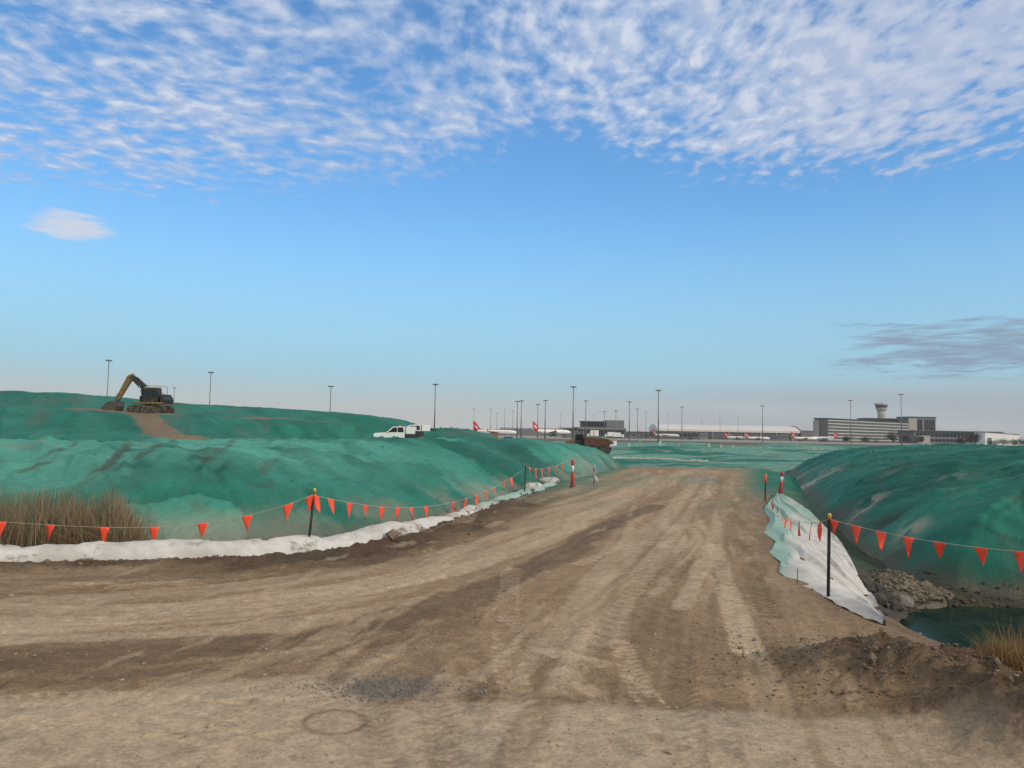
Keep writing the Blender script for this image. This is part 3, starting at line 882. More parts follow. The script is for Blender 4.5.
sheet = mesh_np('geotextile_sheet', np.stack([SX, SY, SZ], -1).reshape(-1, 3), grid_faces(nr, nc), M_GEO, attrs={'soil': (soil + 0 * SX).ravel(), 'green': grn.ravel()})
tag(sheet, 'wrinkled white fabric sheet hanging down the road bank above the ditch', 'fabric sheet')

# ------------------------------------------------------------------ stakes, flags, bollards
def stake(p, h, label, lean=(0, 0), cap=M_YCAP, r=.021):
    t = empty('marker_stake', p, 0, label, 'stake', 'black marker stakes along the road')
    top = Vector((lean[0], lean[1], h))
    # a Y-section steel post
    b = MB()
    n = Vector((top.x, top.y, top.z))
    for k in range(3):
        an = 2 * math.pi * k / 3 + .4
        d = Vector((math.cos(an), math.sin(an), 0)) * r * 1.25; e = Vector((-math.sin(an), math.cos(an), 0)) * .005
        vs = [-e + Vector((0, 0, -.3)), d - e + Vector((0, 0, -.3)), d + e + Vector((0, 0, -.3)), e + Vector((0, 0, -.3))]
        vs += [q + n + Vector((0, 0, .3)) for q in vs]
        b.faces(vs, [(0, 1, 2, 3), (7, 6, 5, 4), (0, 4, 5, 1), (1, 5, 6, 2), (2, 6, 7, 3), (3, 7, 4, 0)])
    b.tube([(0, 0, -.3), n], r * .75, 8)
    b.build('post', M_BLACK, t)
    c = MB(); c.tube([n - Vector((0, 0, .055)), n + Vector((0, 0, .012)), n + Vector((0, 0, .026))], [.026, .026, .016], 10)
    c.build('cap', cap, t)
    return t, Vector(p) + n

def flag_bunting(name_label, path, spots, seed, size=(.175, .29), group='orange flag bunting'):
    """rope through the world points PATH; SPOTS are fractions of its length where a flag hangs"""
    P = [Vector(p) for p in path]
    base = P[0].copy()
    t = empty('flag_bunting', base, 0, name_label, 'bunting', group)
    L = [0]
    for a, b in zip(P[:-1], P[1:]): L.append(L[-1] + (b - a).length)
    MB().tube([p - base for p in P], .0045, 5).build('rope', M_ROPE, t)
    rnd = random.Random(seed)
    for s in spots:
        d = s * L[-1]
        i = max(j for j in range(len(P) - 1) if L[j] <= d + 1e-9)
        q = P[i].lerp(P[i + 1], (d - L[i]) / (L[i + 1] - L[i]))
        dirv = (P[i + 1] - P[i]).normalized()
        w_, h_ = size[0] * rnd.uniform(.92, 1.08), size[1] * rnd.uniform(.93, 1.05)
        tw = rnd.uniform(-.75, .75); sw = rnd.uniform(-.32, .32); sk = rnd.uniform(-.04, .04)
        side = dirv.cross(Vector((0, 0, 1))).normalized()
        b = MB(); n = 6; rows = []
        for r in range(n + 1):
            f = r / n; hw = w_ / 2 * (1 - f * .97); row = []
            for c in range(5):
                g_ = (c / 4 - .5) * 2
                curl = math.sin(f * 2.4 + g_ * 1.1 + seed + s * 9) * .028 * f
                an = tw * f
                off = dirv * (g_ * hw * math.cos(an) + sk * f) + side * (g_ * hw * math.sin(an) + curl + sw * f * h_ * .6)
                row.append(q - base + off + Vector((0, 0, -f * h_ * math.cos(sw) + .006)))
            rows.append(row)
        vs = [p for row in rows for p in row]
        fs = [(r * 5 + c, r * 5 + c + 1, r * 5 + c + 6, r * 5 + c + 5) for r in range(n) for c in range(4)]
        b.faces(vs, fs, True)
        o = b.build('flag', M_FLAG, t)
        md = o.modifiers.new('thickness', 'SOLIDIFY'); md.thickness = .002
    return t

def px_point(u, v, y):
    return aty(u, v, y)

def fracs(path, spots_px):
    """fractions of the path's length nearest to photo columns"""
    P = [Vector(p) for p in path]; L = [0]
    for a, b in zip(P[:-1], P[1:]): L.append(L[-1] + (b - a).length)
    inv = CM.inverted()
    us = []
    for p in P:
        c = inv @ p; us.append(512 + F * c.x / -c.z)
    out = []
    for s in spots_px:
        for i in range(len(P) - 1):
            a, b = us[i], us[i + 1]
            if (a - s) * (b - s) <= 0 and a != b:
                out.append((L[i] + (L[i + 1] - L[i]) * (s - a) / (b - a)) / L[-1]); break
    return out

def rope_path(px, ya, yb, n=40):
    """smooth rope through photo points, depth running from ya to yb by equal steps in 1/depth"""
    us = np.array([p[0] for p in px], float); vs = np.array([p[1] for p in px], float)
    uu = np.linspace(us[0], us[-1], n)
    co = np.polyfit((us - us[0]) / (us[-1] - us[0]), vs, min(3, len(px) - 1)) if len(px) > 2 else np.polyfit([0, 1], vs, 1)
    vv = np.polyval(co, (uu - uu[0]) / (uu[-1] - uu[0]))
    k = (uu - us[0]) / (us[-1] - us[0])
    yy = 1 / (1 / ya * (1 - k) + 1 / yb * k)
    return [aty(u, v, y) for u, v, y in zip(uu, vv, yy)]

# left line
b1 = at(306, 548, .12); y1 = b1.y
s1, _ = stake((b1.x, y1, .02), 1.22, 'black steel stake with yellow cap standing in the white berm at its widest bend', ((312.5 - 306) * y1 / F, 0))
b2 = at(524.5, 495, .05); y2 = b2.y
s2, _ = stake((b2.x, y2, -.02), 1.24, 'thin black stake beside the white sandbags at the far end of the berm', (0.02, 0), M_ORANGE)
yL = 15.6
pathA = rope_path([(-60, 519), (0, 520.5), (50, 525), (103, 528.5), (154, 527.5), (202, 522), (247, 515.5), (288, 505), (312, 495)], yL - .6, y1 - .03)
flag_bunting('string of orange flags in front of the dry reeds, tied to the nearer left stake', pathA, fracs(pathA, [1, 50, 104, 154, 203, 247, 288, 310.5]), 3, (.225, .325))
pathB = rope_path([(312.5, 494), (332, 500), (350, 503), (366, 505.5), (383, 507), (398, 507.5), (411, 507.5), (427, 506.5), (454, 500), (467, 498), (476, 495), (485, 491), (494, 489), (505, 482), (511, 480), (525, 466)], y1 - .03, y2 - .05)
flag_bunting('string of orange flags sagging between the two black stakes above the white berm', pathB, fracs(pathB, [316, 331, 350, 366, 382, 398, 411, 426, 454, 466.5, 477, 486, 494.5, 504.5, 511]), 5, (.25, .35))
pathC = rope_path([(525.5, 466), (540, 469), (552, 467), (571, 459)], y2 - .03, 33.5)
flag_bunting('short string of orange flags from the far left stake to the red post', pathC, fracs(pathC, [530, 536, 542, 549, 557, 563]), 8, (.26, .36))

# right line
q1 = bank_hit(828, 594); yq1 = q1[1]
zq1 = ground_z(q1[0], q1[1])
topq = aty(829.5, 515, yq1)
stake((q1[0], yq1, zq1 + .02), topq.z - zq1 - .02, 'black steel stake with yellow cap standing in the white fabric sheet', (topq.x - q1[0], 0))
b4 = at(765, 501, 0); y4 = b4.y
s4, _ = stake((b4.x, y4, -.1), 1.12, 'black stake with an orange sleeve at the top of the fabric sheet', (.03, 0), M_ORANGE)
sl_ = MB(); sl_.tube([(.022, 0, .78), (.03, 0, 1.12)], [.045, .045], 10); sl_.build('sleeve', M_ORANGE, s4)
pathR = rope_path([(830, 520), (856, 525), (882, 531), (908, 538), (940, 543.5), (980, 547.5), (1021, 551), (1100, 556)], yq1 - .03, 9.0)
flag_bunting('string of orange flags over the ditch water, tied to the stake in the fabric sheet', pathR, fracs(pathR, [833.5, 855.5, 881, 908, 939.5, 980.5, 1021]), 11, (.17, .275))
pathS = rope_path([(766, 492), (774, 503), (784, 513), (797, 520), (812, 523), (829, 519)], y4 - .03, yq1 - .03)
flag_bunting('string of orange flags strung over the white fabric sheet between two stakes', pathS, fracs(pathS, [767, 773, 777, 781, 786.5, 791, 799, 812, 820]), 13, (.26, .33))
pg = bank_hit(797, 581)
o = MB().tube([(0, 0, -.2), (.01, 0, .22)], .008, 6).build('wire_peg', M_STEEL)
o.location = (pg[0], pg[1], ground_z(*pg) + .03); tag(o, 'thin rusty wire peg in the edge of the fabric sheet', 'peg')

def bollard(p, h, label, lean=(0, 0)):
    t = empty('flexible_bollard', p, 0, label, 'bollard', 'red and white bollards at the road end')
    lx_, ly_ = lean
    def pt(z): return (lx_ * z, ly_ * z, z)
    b = MB(); b.tube([pt(-.06), pt(.0), pt(.05), pt(.08)], [.16, .16, .14, .08], 14); b.build('base', M_RUBBER, t)
    b = MB(); b.tube([pt(.06), pt(.09), pt(h * .56), pt(h * .58)], [.065, .082, .076, .066], 14); b.build('lower_sleeve', M_ORANGE if False else M_REDP, t)
    b = MB(); b.tube([pt(h * .56), pt(h * .79)], [.06, .058], 14); b.build('reflective_band', M_REFL, t)
    b = MB(); b.tube([pt(h * .785), pt(h * .80), pt(h * .93), pt(h * .975), pt(h)], [.056, .068, .074, .062, .03], 14); b.build('cap', M_REDP, t)
    return t
M_REDP = mat('faded_red_plastic', (.42, .032, .024), .5, var=.12)
pb = at(572.5, 486.5, .05)
bollard((pb.x, pb.y, .0), 1.26, 'red post with white band standing against the left green mound')
pc = at(780, 494, -.1)
bollard((pc.x, pc.y, -.15), 1.05, 'leaning red post with white band by the right green mound', (.11, 0))
# small white-topped peg with torn cloth at the road shoulder
pd = at(594, 485, .05)
t = empty('marker_peg', (pd.x, pd.y, 0), 0, 'short grey peg with white top and torn cloth beside the red post', 'peg')
MB().tube([(0, 0, -.1), (.01, 0, .72)], .035, 8).build('post', M_GREYP, t)
MB().tube([(.01, 0, .70), (.012, 0, .98), (.012, 0, 1.0)], [.05, .045, .02], 10).build('cap', M_CONC, t)
c = MB(); vs = []
for i in range(6):
    for j in range(4):
        vs.append((.02 + i * .035, -.03 + .03 * math.sin(i * 1.3 + j), .50 - j * .07 - i * .03 + .02 * math.sin(j * 2 + i)))
c.faces(vs, [(i * 4 + j, i * 4 + j + 1, i * 4 + j + 5, i * 4 + j + 4) for i in range(5) for j in range(3)], True)
o = c.build('torn_cloth', M_GEO, t); o.modifiers.new('thickness', 'SOLIDIFY').thickness = .006

# ------------------------------------------------------------------ reeds
def mat_reed(name, c1, c2):
    m, nt, b = new_mat(name)
    a = nt.node('ShaderNodeAttribute', attribute_name='tone').outputs['Fac']
    nt.put(b.inputs['Base Color'], nt.mix(a, c1, c2)); b.inputs['Roughness'].default_value = .8; b.inputs['Specular IOR Level'].default_value = .2
    return m
def blades(name, spots, m, seed):
    """spots: (x, y, z, height, width, lean) -> thin bent three-sided blades in one mesh"""
    rnd = random.Random(seed); V = []; Fq = []; tone = []
    for (x, y, z, h, w_, ln_) in spots:
        an = rnd.uniform(0, 6.283); ld = rnd.uniform(0, 6.283)
        cx, cy = math.cos(an), math.sin(an); tn = rnd.random()
        k = len(V); ns = 4
        for i in range(ns + 1):
            f = i / ns
            ox = math.cos(ld) * ln_ * f * f * h; oy = math.sin(ld) * ln_ * f * f * h
            hw = w_ * (1 - f * .85) / 2; zz = z + h * f * (1 - .25 * ln_ * f)
            V += [(x + ox - cx * hw, y + oy - cy * hw, zz), (x + ox + cx * hw, y + oy + cy * hw, zz)]
            tone += [min(1, tn * .8 + .2 * f)] * 2
        for i in range(ns): Fq.append((k + 2 * i, k + 2 * i + 1, k + 2 * i + 3, k + 2 * i + 2))
    return mesh_np(name, V, Fq, m, attrs={'tone': np.array(tone)})
M_REED = mat_reed('dry_reed', (.055, .042, .028), (.33, .255, .16))
M_REED2 = mat_reed('straw_reed', (.085, .048, .022), (.30, .19, .085))
rnd = random.Random(4)
rs_ = np.random.RandomState(4)
PX0 = np.array(CM.inverted())[:3]
def aty_n(u, v, y):
    Rm = np.array(_R3); cx = (u - 512) / F; cy = (384 - v) / F
    d = Rm[:, 0][:, None] * cx + Rm[:, 1][:, None] * cy - Rm[:, 2][:, None]
    k = y / d[1]
    return d[0] * k, CAMH + d[2] * k
def base_z(x, y): return np.maximum(ground_fields(x, y)[0], mound_left(x, y)[0])
prof_u = [-120, 0, 30, 60, 100, 125, 140, 155, 172]; prof_v = [484, 488, 490, 489, 485, 489, 505, 525, 543]
n = 7500
u = rs_.uniform(-120, 172, n); y = rs_.triangular(14.9, 15.6, 18.4, n)
vt = np.interp(u, prof_u, prof_v) + rs_.uniform(-6, 44, n) * rs_.uniform(0, 1, n) + (vnoise(u * .09, y * 1.2, 640) - .35) * 34
x, zt_ = aty_n(u, vt, y); zg = base_z(x, y); h = (zt_ - zg) * rs_.uniform(.6, 1, n)
sp = [(x[i], y[i], zg[i], h[i], rs_.uniform(.007, .018), rs_.uniform(.03, .42)) for i in range(n) if h[i] > .1]
n = 3600      # broken, bent litter low in the stand
u = rs_.triangular(40, 140, 176, n); y = rs_.uniform(14.9, 17.6, n); x, zt_ = aty_n(u, np.interp(u, prof_u, prof_v) + rs_.uniform(8, 40, n), y); zg = base_z(x, y); h = zt_ - zg
sp += [(x[i], y[i], zg[i], h[i] * rs_.uniform(.5, 1), rs_.uniform(.008, .02), rs_.uniform(.4, 1.3)) for i in range(n) if h[i] > .08]
n = 700
u = rs_.triangular(-100, 60, 178, n); y = rs_.uniform(15.6, 18.2, n); vt = rs_.triangular(480, 488, 510, n) + np.maximum(0, u - 125) * .75
x, zt_ = aty_n(u, vt, y); zg = base_z(x, y)
sp += [(x[i], y[i], zg[i], zt_[i] - zg[i], .011, rs_.uniform(0, .12)) for i in range(n)]
tag(blades('reeds', sp, M_REED, 1), 'stand of dry brown reeds behind the white berm', 'reeds', kind='stuff')
n = 2600
u = rs_.triangular(968, 1012, 1085, n); y = rs_.uniform(6.9, 9.2, n)
x, _ = aty_n(u, 640 + 0 * u, y); zg = np.maximum(ground_fields(x, y)[0], WZ - .05)
zt_ = aty_n(u, rs_.uniform(610, 655, n) + np.maximum(0, 1003 - u) * .7, y)[1]; h = (zt_ - zg) * rs_.uniform(.55, 1, n)
sp = [(x[i], y[i], zg[i], h[i], rs_.uniform(.005, .011), rs_.uniform(.1, .75)) for i in range(n) if h[i] > .06]
tag(blades('straw_grass', sp, M_REED2, 2), 'tuft of dry straw grass at the ditch edge behind the earth heap', 'grass', kind='stuff')
n = 260
x = rs_.uniform(8.6, 14, n); y = 16.1 - (x - 9) * .12 + rs_.uniform(-.35, .5, n); zg = np.maximum(mound_right(x, y)[0], WZ)
sp = [(x[i], y[i], zg[i], rs_.uniform(.10, .34), .008, rs_.uniform(.1, .6)) for i in range(n)]
tag(blades('weeds', sp, M_REED, 3), 'sparse dry weeds along the far edge of the ditch water', 'weeds', kind='stuff')

# ------------------------------------------------------------------ rocks, clods, gravel pile
def rock_mesh(seed, m, name='rock', sub=3, amp=.35, ang=True):
    bm = bmesh.new(); bmesh.ops.create_icosphere(bm, subdivisions=sub, radius=1)
    co = np.array([v.co[:] for v in bm.verts])
    rs = np.random.RandomState(seed)
    if ang:     # chip flat faces off
        for _ in range(11):
            n = rs.normal(size=3); n /= np.linalg.norm(n); d = rs.uniform(.55, .85)
            k = co @ n - d
            co = co - np.clip(k, 0, None)[:, None] * n[None] * .85
    f = fbm(co[:, 0] * 1.4 + seed, co[:, 1] * 1.4 + co[:, 2] * 1.1, seed, 4) - .5
    co = co * (1 + amp * f)[:, None]
    for v, c in zip(bm.verts, co): v.co = c
    for fc in bm.faces: fc.smooth = not ang
    b = MB(); b.bm.free(); b.bm = bm
    return b.build(name, m)
M_ROCK = mat('dark_rock', (.050, .046, .041), .85, var=.35, scale=2, bump=.03, dirt=(.13, .105, .08), dirt_amt=.3)
M_ROCKP = mat('pale_rock', (.17, .16, .145), .85, var=.3, scale=2, bump=.03)
def bank_hit2(u, v):
    z0 = -.6
    for _ in range(14):
        p = at(u, v, z0); z0 = .5 * z0 + .5 * max(WZ - .1, ground_z(p.x, p.y), right_z(p.x, p.y))
    return p.x, p.y
rk = [(864, 580, .20), (870, 590, .19), (878, 586, .15), (879, 600, .20), (888, 595, .16), (892, 606, .18), (874, 606, .14), (885, 612, .14), (897, 616, .15), (868, 598, .13), (883, 592, .12), (900, 606, .12), (890, 621, .14), (880, 616, .12), (874, 596, .12), (896, 598, .12), (886, 604, .11), (867, 586, .12), (902, 613, .10), (894, 612, .10)]
for i, (u, v, r) in enumerate(rk):
    p = bank_hit2(u, v + 3); z0 = max(ground_z(*p), right_z(*p), WZ - .1)
    o = rock_mesh(30 + i, M_ROCK)
    o.location = (p[0], p[1], z0 + r * .25); o.scale = (r, r * rnd.uniform(.8, 1.1), r * rnd.uniform(.6, .85)); o.rotation_euler = (0, 0, rnd.uniform(0, 6))
    tag(o, 'dark angular rock in the heap between the fabric sheet and the ditch water', 'rock', 'dark rocks beside the ditch')
p = at(903, 609, WZ)
o = rock_mesh(77, M_ROCKP); o.location = (p.x, p.y, WZ + .12); o.scale = (.22, .18, .17)
tag(o, 'pale grey boulder standing in the water at the end of the rock heap', 'boulder')
# rounded gravel pile
n1_, n2_ = 70, 90
pp = at(894, 584, -.75)
rr, aa = np.meshgrid(np.linspace(0, 1.25, n1_), np.linspace(0, 2 * math.pi, n2_), indexing='ij')
px_ = rr * np.cos(aa) * .95; py_ = rr * np.sin(aa) * .9
pz_ = .46 * np.exp(-(rr / .62) ** 2) * (1 + .9 * (fbm(px_ * 2, py_ * 2, 620, 3) - .5)) + .13 * (fbm(px_ * 6, py_ * 6, 621, 4) - .5) - .10 - .3 * sm(.9, 1.25, rr)
M_PILE = mat('pale_gravel', (.17, .145, .108), .95, var=.35, scale=7, bump=.05, dirt=(.10, .085, .06), dirt_amt=.35)
pile = mesh_np('gravel_pile', np.stack([px_, py_, pz_], -1).reshape(-1, 3), grid_faces(n1_, n2_), M_PILE)
pile.location = (pp.x, pp.y, -.80); tag(pile, 'rounded pale gravel pile between the rocks and the green mound', 'gravel pile')

def clods(name, n, sampler, m, seed, label, height=None):
    rs = np.random.RandomState(seed)
    bm = bmesh.new(); bmesh.ops.create_icosphere(bm, subdivisions=1, radius=1)
    base = np.array([v.co[:] for v in bm.verts]); tri = np.array([[v.index for v in f.verts] for f in bm.faces]); bm.free()
    P = sampler(rs, n); n = len(P)
    zz = height(P[:, 0], P[:, 1]) if height else ground_fields(P[:, 0], P[:, 1])[0]
    r = P[:, 2]
    V = base[None] * (1 + rs.uniform(-.32, .32, (n, len(base), 1)))
    V = V * rs.uniform(.6, 1.3, (n, 1, 3)) * r[:, None, None]
    a = rs.uniform(0, 6.28, n); ca_, sa_ = np.cos(a), np.sin(a)
    X_ = V[..., 0] * ca_[:, None] - V[..., 1] * sa_[:, None]; Y_ = V[..., 0] * sa_[:, None] + V[..., 1] * ca_[:, None]
    V = np.stack([X_ + P[:, 0, None], Y_ + P[:, 1, None], V[..., 2] * .75 + (zz + r * .25)[:, None]], -1)
    Fq = (tri[None] + (np.arange(n) * len(base))[:, None, None]).reshape(-1, 3)
    o = mesh_np(name, V.reshape(-1, 3), Fq, m, smooth=False)
    return tag(o, label, 'clods', kind='stuff')
M_CLOD = mat('dark_clod', (.135, .102, .072), .95, var=.5, scale=5)
M_GRIT = mat('pale_grit', (.27, .22, .165), .95, var=.4, scale=5)
M_BLUE = mat('blue_metal', (.15, .148, .142), .9, var=.4, scale=9)
EL = np.array(EDGE_L); HP = np.array(HEAP); ER = np.array(EDGE_R)
def along(L, rs, n, spread, ymax, ymin=1.5):
    seg = np.hypot(*np.diff(L, axis=0).T); cs = np.r_[0, np.cumsum(seg)]
    t = rs.uniform(0, cs[-1], n); x = np.interp(t, cs, L[:, 0]); y = np.interp(t, cs, L[:, 1])
    x = x + rs.normal(0, spread, n); y = y + rs.normal(0, spread, n)
    k = (y < ymax) & (y > ymin) & (np.abs(x) < y * 1.1 + 4)
    return x[k], y[k]
def s_berm(rs, n):
    x, y = along(EL, rs, n, .38, 34); T = poly_st(x, y, EDGE_L)[1]; k = T > .12
    return np.c_[x[k], y[k], rs.lognormal(-3.75, .5, k.sum())]
def s_heap(rs, n):
    x, y = along(HP, rs, n, .62, 10); k = poly_st(x, y, SEALED)[1] < -.1
    return np.c_[x[k], y[k], rs.lognormal(-4.75, .5, k.sum())]
def s_verge(rs, n):
    x, y = along(ER, rs, n, .8, 30); k = (poly_st(x, y, SEALED)[1] < 0)
    return np.c_[x[k], y[k], rs.lognormal(-4.7, .45, k.sum())]
def s_road(rs, n):
    d = 1800 / rs.uniform(40, 380, n); t = rs.uniform(-.85, .6, n)
    x = t * (d + 2); y = d
    k = (poly_st(x, y, EDGE_L)[1] > .3) & (-poly_st(x, y, EDGE_R)[1] < -.2)
    keep = rs.uniform(0, 1, n) < np.where(poly_st(x, y, SEALED)[1] > 0, .12, np.clip(fbm(x * .8, y * .8, 700, 3) * 2 - .55, 0, 1)); k &= keep
    return np.c_[x[k], y[k], rs.lognormal(-4.75, .45, k.sum())]
def s_patch(rs, n):
    gx, gy = at(368, 687)[:2]; x = gx + rs.normal(.1, .42, n); y = gy + rs.normal(0, .16, n)
    return np.c_[x, y, rs.lognormal(-5.0, .4, n)]
clods('dark_clods', 5200, s_berm, M_CLOD, 1, 'crumbled dark clods along the foot of the white berm')
clods('heap_clods', 6000, s_heap, M_CLOD, 2, 'clods and stones over the dark earth heap')
clods('verge_gravel', 5200, s_verge, M_GRIT, 3, 'pale loose gravel along the right shoulder of the road')
clods('road_gravel', 9000, s_road, M_GRIT, 4, 'loose gravel scattered over the dirt road')
clods('broken_seal', 900, s_patch, M_BLUE, 5, 'grey broken bitumen crumbs at the worn patch')
def s_left(rs, n):
    d = 1800 / rs.uniform(24, 100, n); x = rs.uniform(-1.05, .25, n) * (d + 3); y = d
    _, ins = mound_left(x, y); k = (ins > .2) & (ins < 9) & (rs.uniform(0, 1, n) < np.clip(fbm(x * .6, y * .6, 710, 3) * 2.6 - .9, .03, 1))
    return np.c_[x[k], y[k], rs.lognormal(-3.9, .45, k.sum())]
def s_right(rs, n):
    x = rs.uniform(7, 30, n); y = rs.uniform(13, 42, n)
    z_, ins = mound_right(x, y); k = (ins > .1) & (ins < 9) & (z_ > WZ) & (rs.uniform(0, 1, n) < np.clip(fbm(x * .6, y * .6, 711, 3) * 2.6 - .9, .03, 1))
    return np.c_[x[k], y[k], rs.lognormal(-4.0, .45, k.sum())]
M_GCLOD = mat('coated_clod', (.030, .19, .148), .9, var=.45, scale=3)
clods('coated_clods', 1500, s_left, M_GCLOD, 6, 'green coated clods over the face of the left mound', lambda a, b: mound_left(a, b)[0])
clods('coated_clods', 1200, s_right, M_GCLOD, 7, 'green coated clods over the face of the right mound', lambda a, b: mound_right(a, b)[0])
def s_shore(rs, n):
    x = rs.uniform(6.2, 13, n); y = rs.uniform(12.8, 18.5, n); h = np.maximum(ground_fields(x, y)[0], mound_right(x, y)[0])
    k = (h > WZ - .05) & (h < WZ + .42) & (-poly_st(x, y, EDGE_R)[1] > 1.0)
    return np.c_[x[k], y[k], rs.lognormal(-3.75, .5, k.sum())]
clods('shore_rubble', 3000, s_shore, M_ROCK, 8, 'muddy rubble along the edge of the ditch water', lambda a, b: np.maximum(ground_fields(a, b)[0], mound_right(a, b)[0]))
def s_pile(rs, n):
    r = np.sqrt(rs.uniform(0, 1, n)) * 1.2; a = rs.uniform(0, 6.28, n)
    return np.c_[pp.x + r * np.cos(a) * .95, pp.y + r * np.sin(a) * .9, rs.lognormal(-3.75, .45, n)]
def h_pile(a, b):
    X_ = (a - pp.x) / .95; Y_ = (b - pp.y) / .9; r_ = np.hypot(X_, Y_)
    return -.80 + .46 * np.exp(-(r_ / .62) ** 2) * (1 + .9 * (fbm(X_ * .95 * 2, Y_ * .9 * 2, 620, 3) - .5)) + .13 * (fbm(X_ * .95 * 6, Y_ * .9 * 6, 621, 4) - .5) - .10
clods('pile_stones', 2200, s_pile, M_PILE, 9, 'loose stones covering the rounded gravel pile', h_pile)
#PART3
# ------------------------------------------------------------------ excavator
def ring(n, rx, rz, cx=0, cz=0):
    return [(cx + math.cos(2 * math.pi * i / n) * rx, cz + math.sin(2 * math.pi * i / n) * rz) for i in range(n)]
def beam(mb, pts, w0, h0):
    """box-section arm through (x, z) points in the plane y = 0, per-point height, constant width"""
    n = len(pts); top = []; bot = []
    for i, p in enumerate(pts):
        a = Vector(pts[max(i - 1, 0)]); b = Vector(pts[min(i + 1, n - 1)])
        d = (b - a).normalized(); nrm = Vector((-d.y, d.x))
        h = h0[i] / 2
        top.append(Vector(p) + nrm * h); bot.append(Vector(p) - nrm * h)
    mb.prism([tuple(q) for q in top] + [tuple(q) for q in bot[::-1]], 'y', -w0 / 2, w0 / 2)
EXY = 79.0
pe = aty(151, 410.5, EXY)
ex = empty('excavator', (pe.x, EXY, upper_z(pe.x, EXY) + .05), 0, 'yellow and black excavator with raised boom working on the upper green terrace', 'excavator', scale=.95)
for s, yy in ((1, -1.0), (1, 1.0)):
    b = MB(); n = 44; out = []
    for i in range(n):
        a = 2 * math.pi * i / n
        c, s_1 = math.cos(a), math.sin(a)
        out.append(((1.62 if c > 0 else -1.62) + .42 * c, .42 + .42 * s_1))
    b.prism(out, 'y', yy - .28, yy + .28)
    for i in range(30):
        x = -1.6 + 3.2 * i / 29
        b.box((x, yy, .845), (.06, .58, .04)); b.box((x, yy, -.0), (.06, .58, .04))
    tr = b.build('track', M_RUBBER, ex)
    b = MB()
    for i in range(6): b.tube([(-1.5 + i * .6, yy - .31, .36), (-1.5 + i * .6, yy + .31, .36)], .19, 12)
    b.build('rollers', M_STEEL, tr)
b = MB(); b.box((0, 0, .62), (2.0, 1.5, .4)); b.tube([(0, 0, .7), (0, 0, 1.0)], .62, 20); b.build('undercarriage', M_CHAR, ex)
b = MB(); b.box((.15, 0, 1.10), (3.3, 2.5, .24), bev=.05); b.build('deck', M_YELLOW, ex)
b = MB(); b.box((-.95, .75, 1.55), (1.1, .95, .75), bev=.06); b.box((.95, .55, 1.65), (1.5, 1.3, .95), bev=.08); b.build('engine_housing', M_CHAR, ex)
b = MB(); b.prism([(1.5, 1.05), (1.85, 1.1), (1.95, 1.45), (1.85, 1.85), (1.5, 1.95)], 'y', -1.2, 1.2, .04); b.build('counterweight', M_CHAR, ex)
cb = MB(); cb.prism([(-.42, 1.2), (1.22, 1.2), (1.26, 2.0), (1.18, 2.78), (-.15, 2.78), (-.40, 2.1)], 'y', -1.22, -.22, .03)
cabn = cb.build('cab', M_CHAR, ex)
b = MB(); b.box((.18, -1.225, 2.22), (.62, .03, .72), bev=.01); b.build('window', M_GLASS, cabn)
b = MB(); b.box((.86, -1.225, 2.22), (.52, .03, .72), bev=.01); b.build('window', M_GLASS, cabn)
b = MB(); b.prism([(-.17, 2.70), (-.40, 2.10), (-.43, 2.10), (-.20, 2.70)], 'y', -1.12, -.32); b.build('windscreen', M_GLASS, cabn)
b = MB(); b.box((.50, -.72, 2.84), (1.42, 1.08, .10), bev=.03); b.build('roof', mat('cream_roof', (.62, .52, .30), .3), cabn)
b = MB(); b.tube([(.62, -.72, 2.88), (.62, -.72, 3.0), (.62, -.72, 3.05)], [.10, .10, .05], 12); b.build('beacon', M_YCAP, cabn)
b = MB()
for p0, p1 in (((1.2, -1.2, 1.95), (1.2, -1.2, 3.0)), ((1.85, -1.1, 1.9), (1.85, -1.1, 2.25)), ((1.2, 1.1, 2.1), (1.2, 1.1, 3.0)), ((1.2, -1.2, 3.0), (1.2, 1.1, 3.0)), ((-.2, -1.2, 3.0), (1.2, -1.2, 3.0)), ((-.2, -1.2, 2.78), (-.2, -1.2, 3.0)), ((1.2, -1.2, 2.2), (1.85, -1.1, 2.2))):
    b.tube([p0, p1], .025, 6)
b.build('hand_rail', M_STEEL, ex)
b = MB(); beam(b, [(-.45, 1.35), (-.50, 2.05), (-.80, 2.75), (-1.5, 3.40), (-2.35, 4.05)], .46, [.55, .72, .74, .60, .40]); boom = b.build('boom', M_CHAR, ex)
b = MB(); beam(b, [(-2.15, 4.25), (-2.45, 3.95), (-2.9, 3.1), (-3.65, 1.65), (-3.78, 1.42)], .38, [.32, .62, .55, .40, .30]); stick = b.build('stick', M_YELLOW, ex)
for (p0, p1, p2, par) in (((-.75, -.28, 1.5), (-1.0, -.28, 2.2), (-1.35, -.28, 3.1), boom), ((-.75, .28, 1.5), (-1.0, .28, 2.2), (-1.35, .28, 3.1), boom), ((-1.15, 0, 3.45), (-1.7, 0, 3.95), (-2.15, 0, 4.35), boom), ((-2.75, 0, 3.95), (-3.2, 0, 2.95), (-3.6, 0, 2.2), stick)):
    cy = MB(); cy.tube([p0, p1], .085, 10); c_ = cy.build('cylinder', M_CHAR, par)
    cy = MB(); cy.tube([p1, p2], .045, 8); cy.build('piston_rod', M_CHROME, par)
b = MB(); b.prism([(-3.5, 2.15), (-3.75, 2.1), (-4.0, 1.55), (-3.85, 1.2), (-3.55, 1.4)], 'y', -.16, .16); b.build('linkage', M_STEEL, ex)
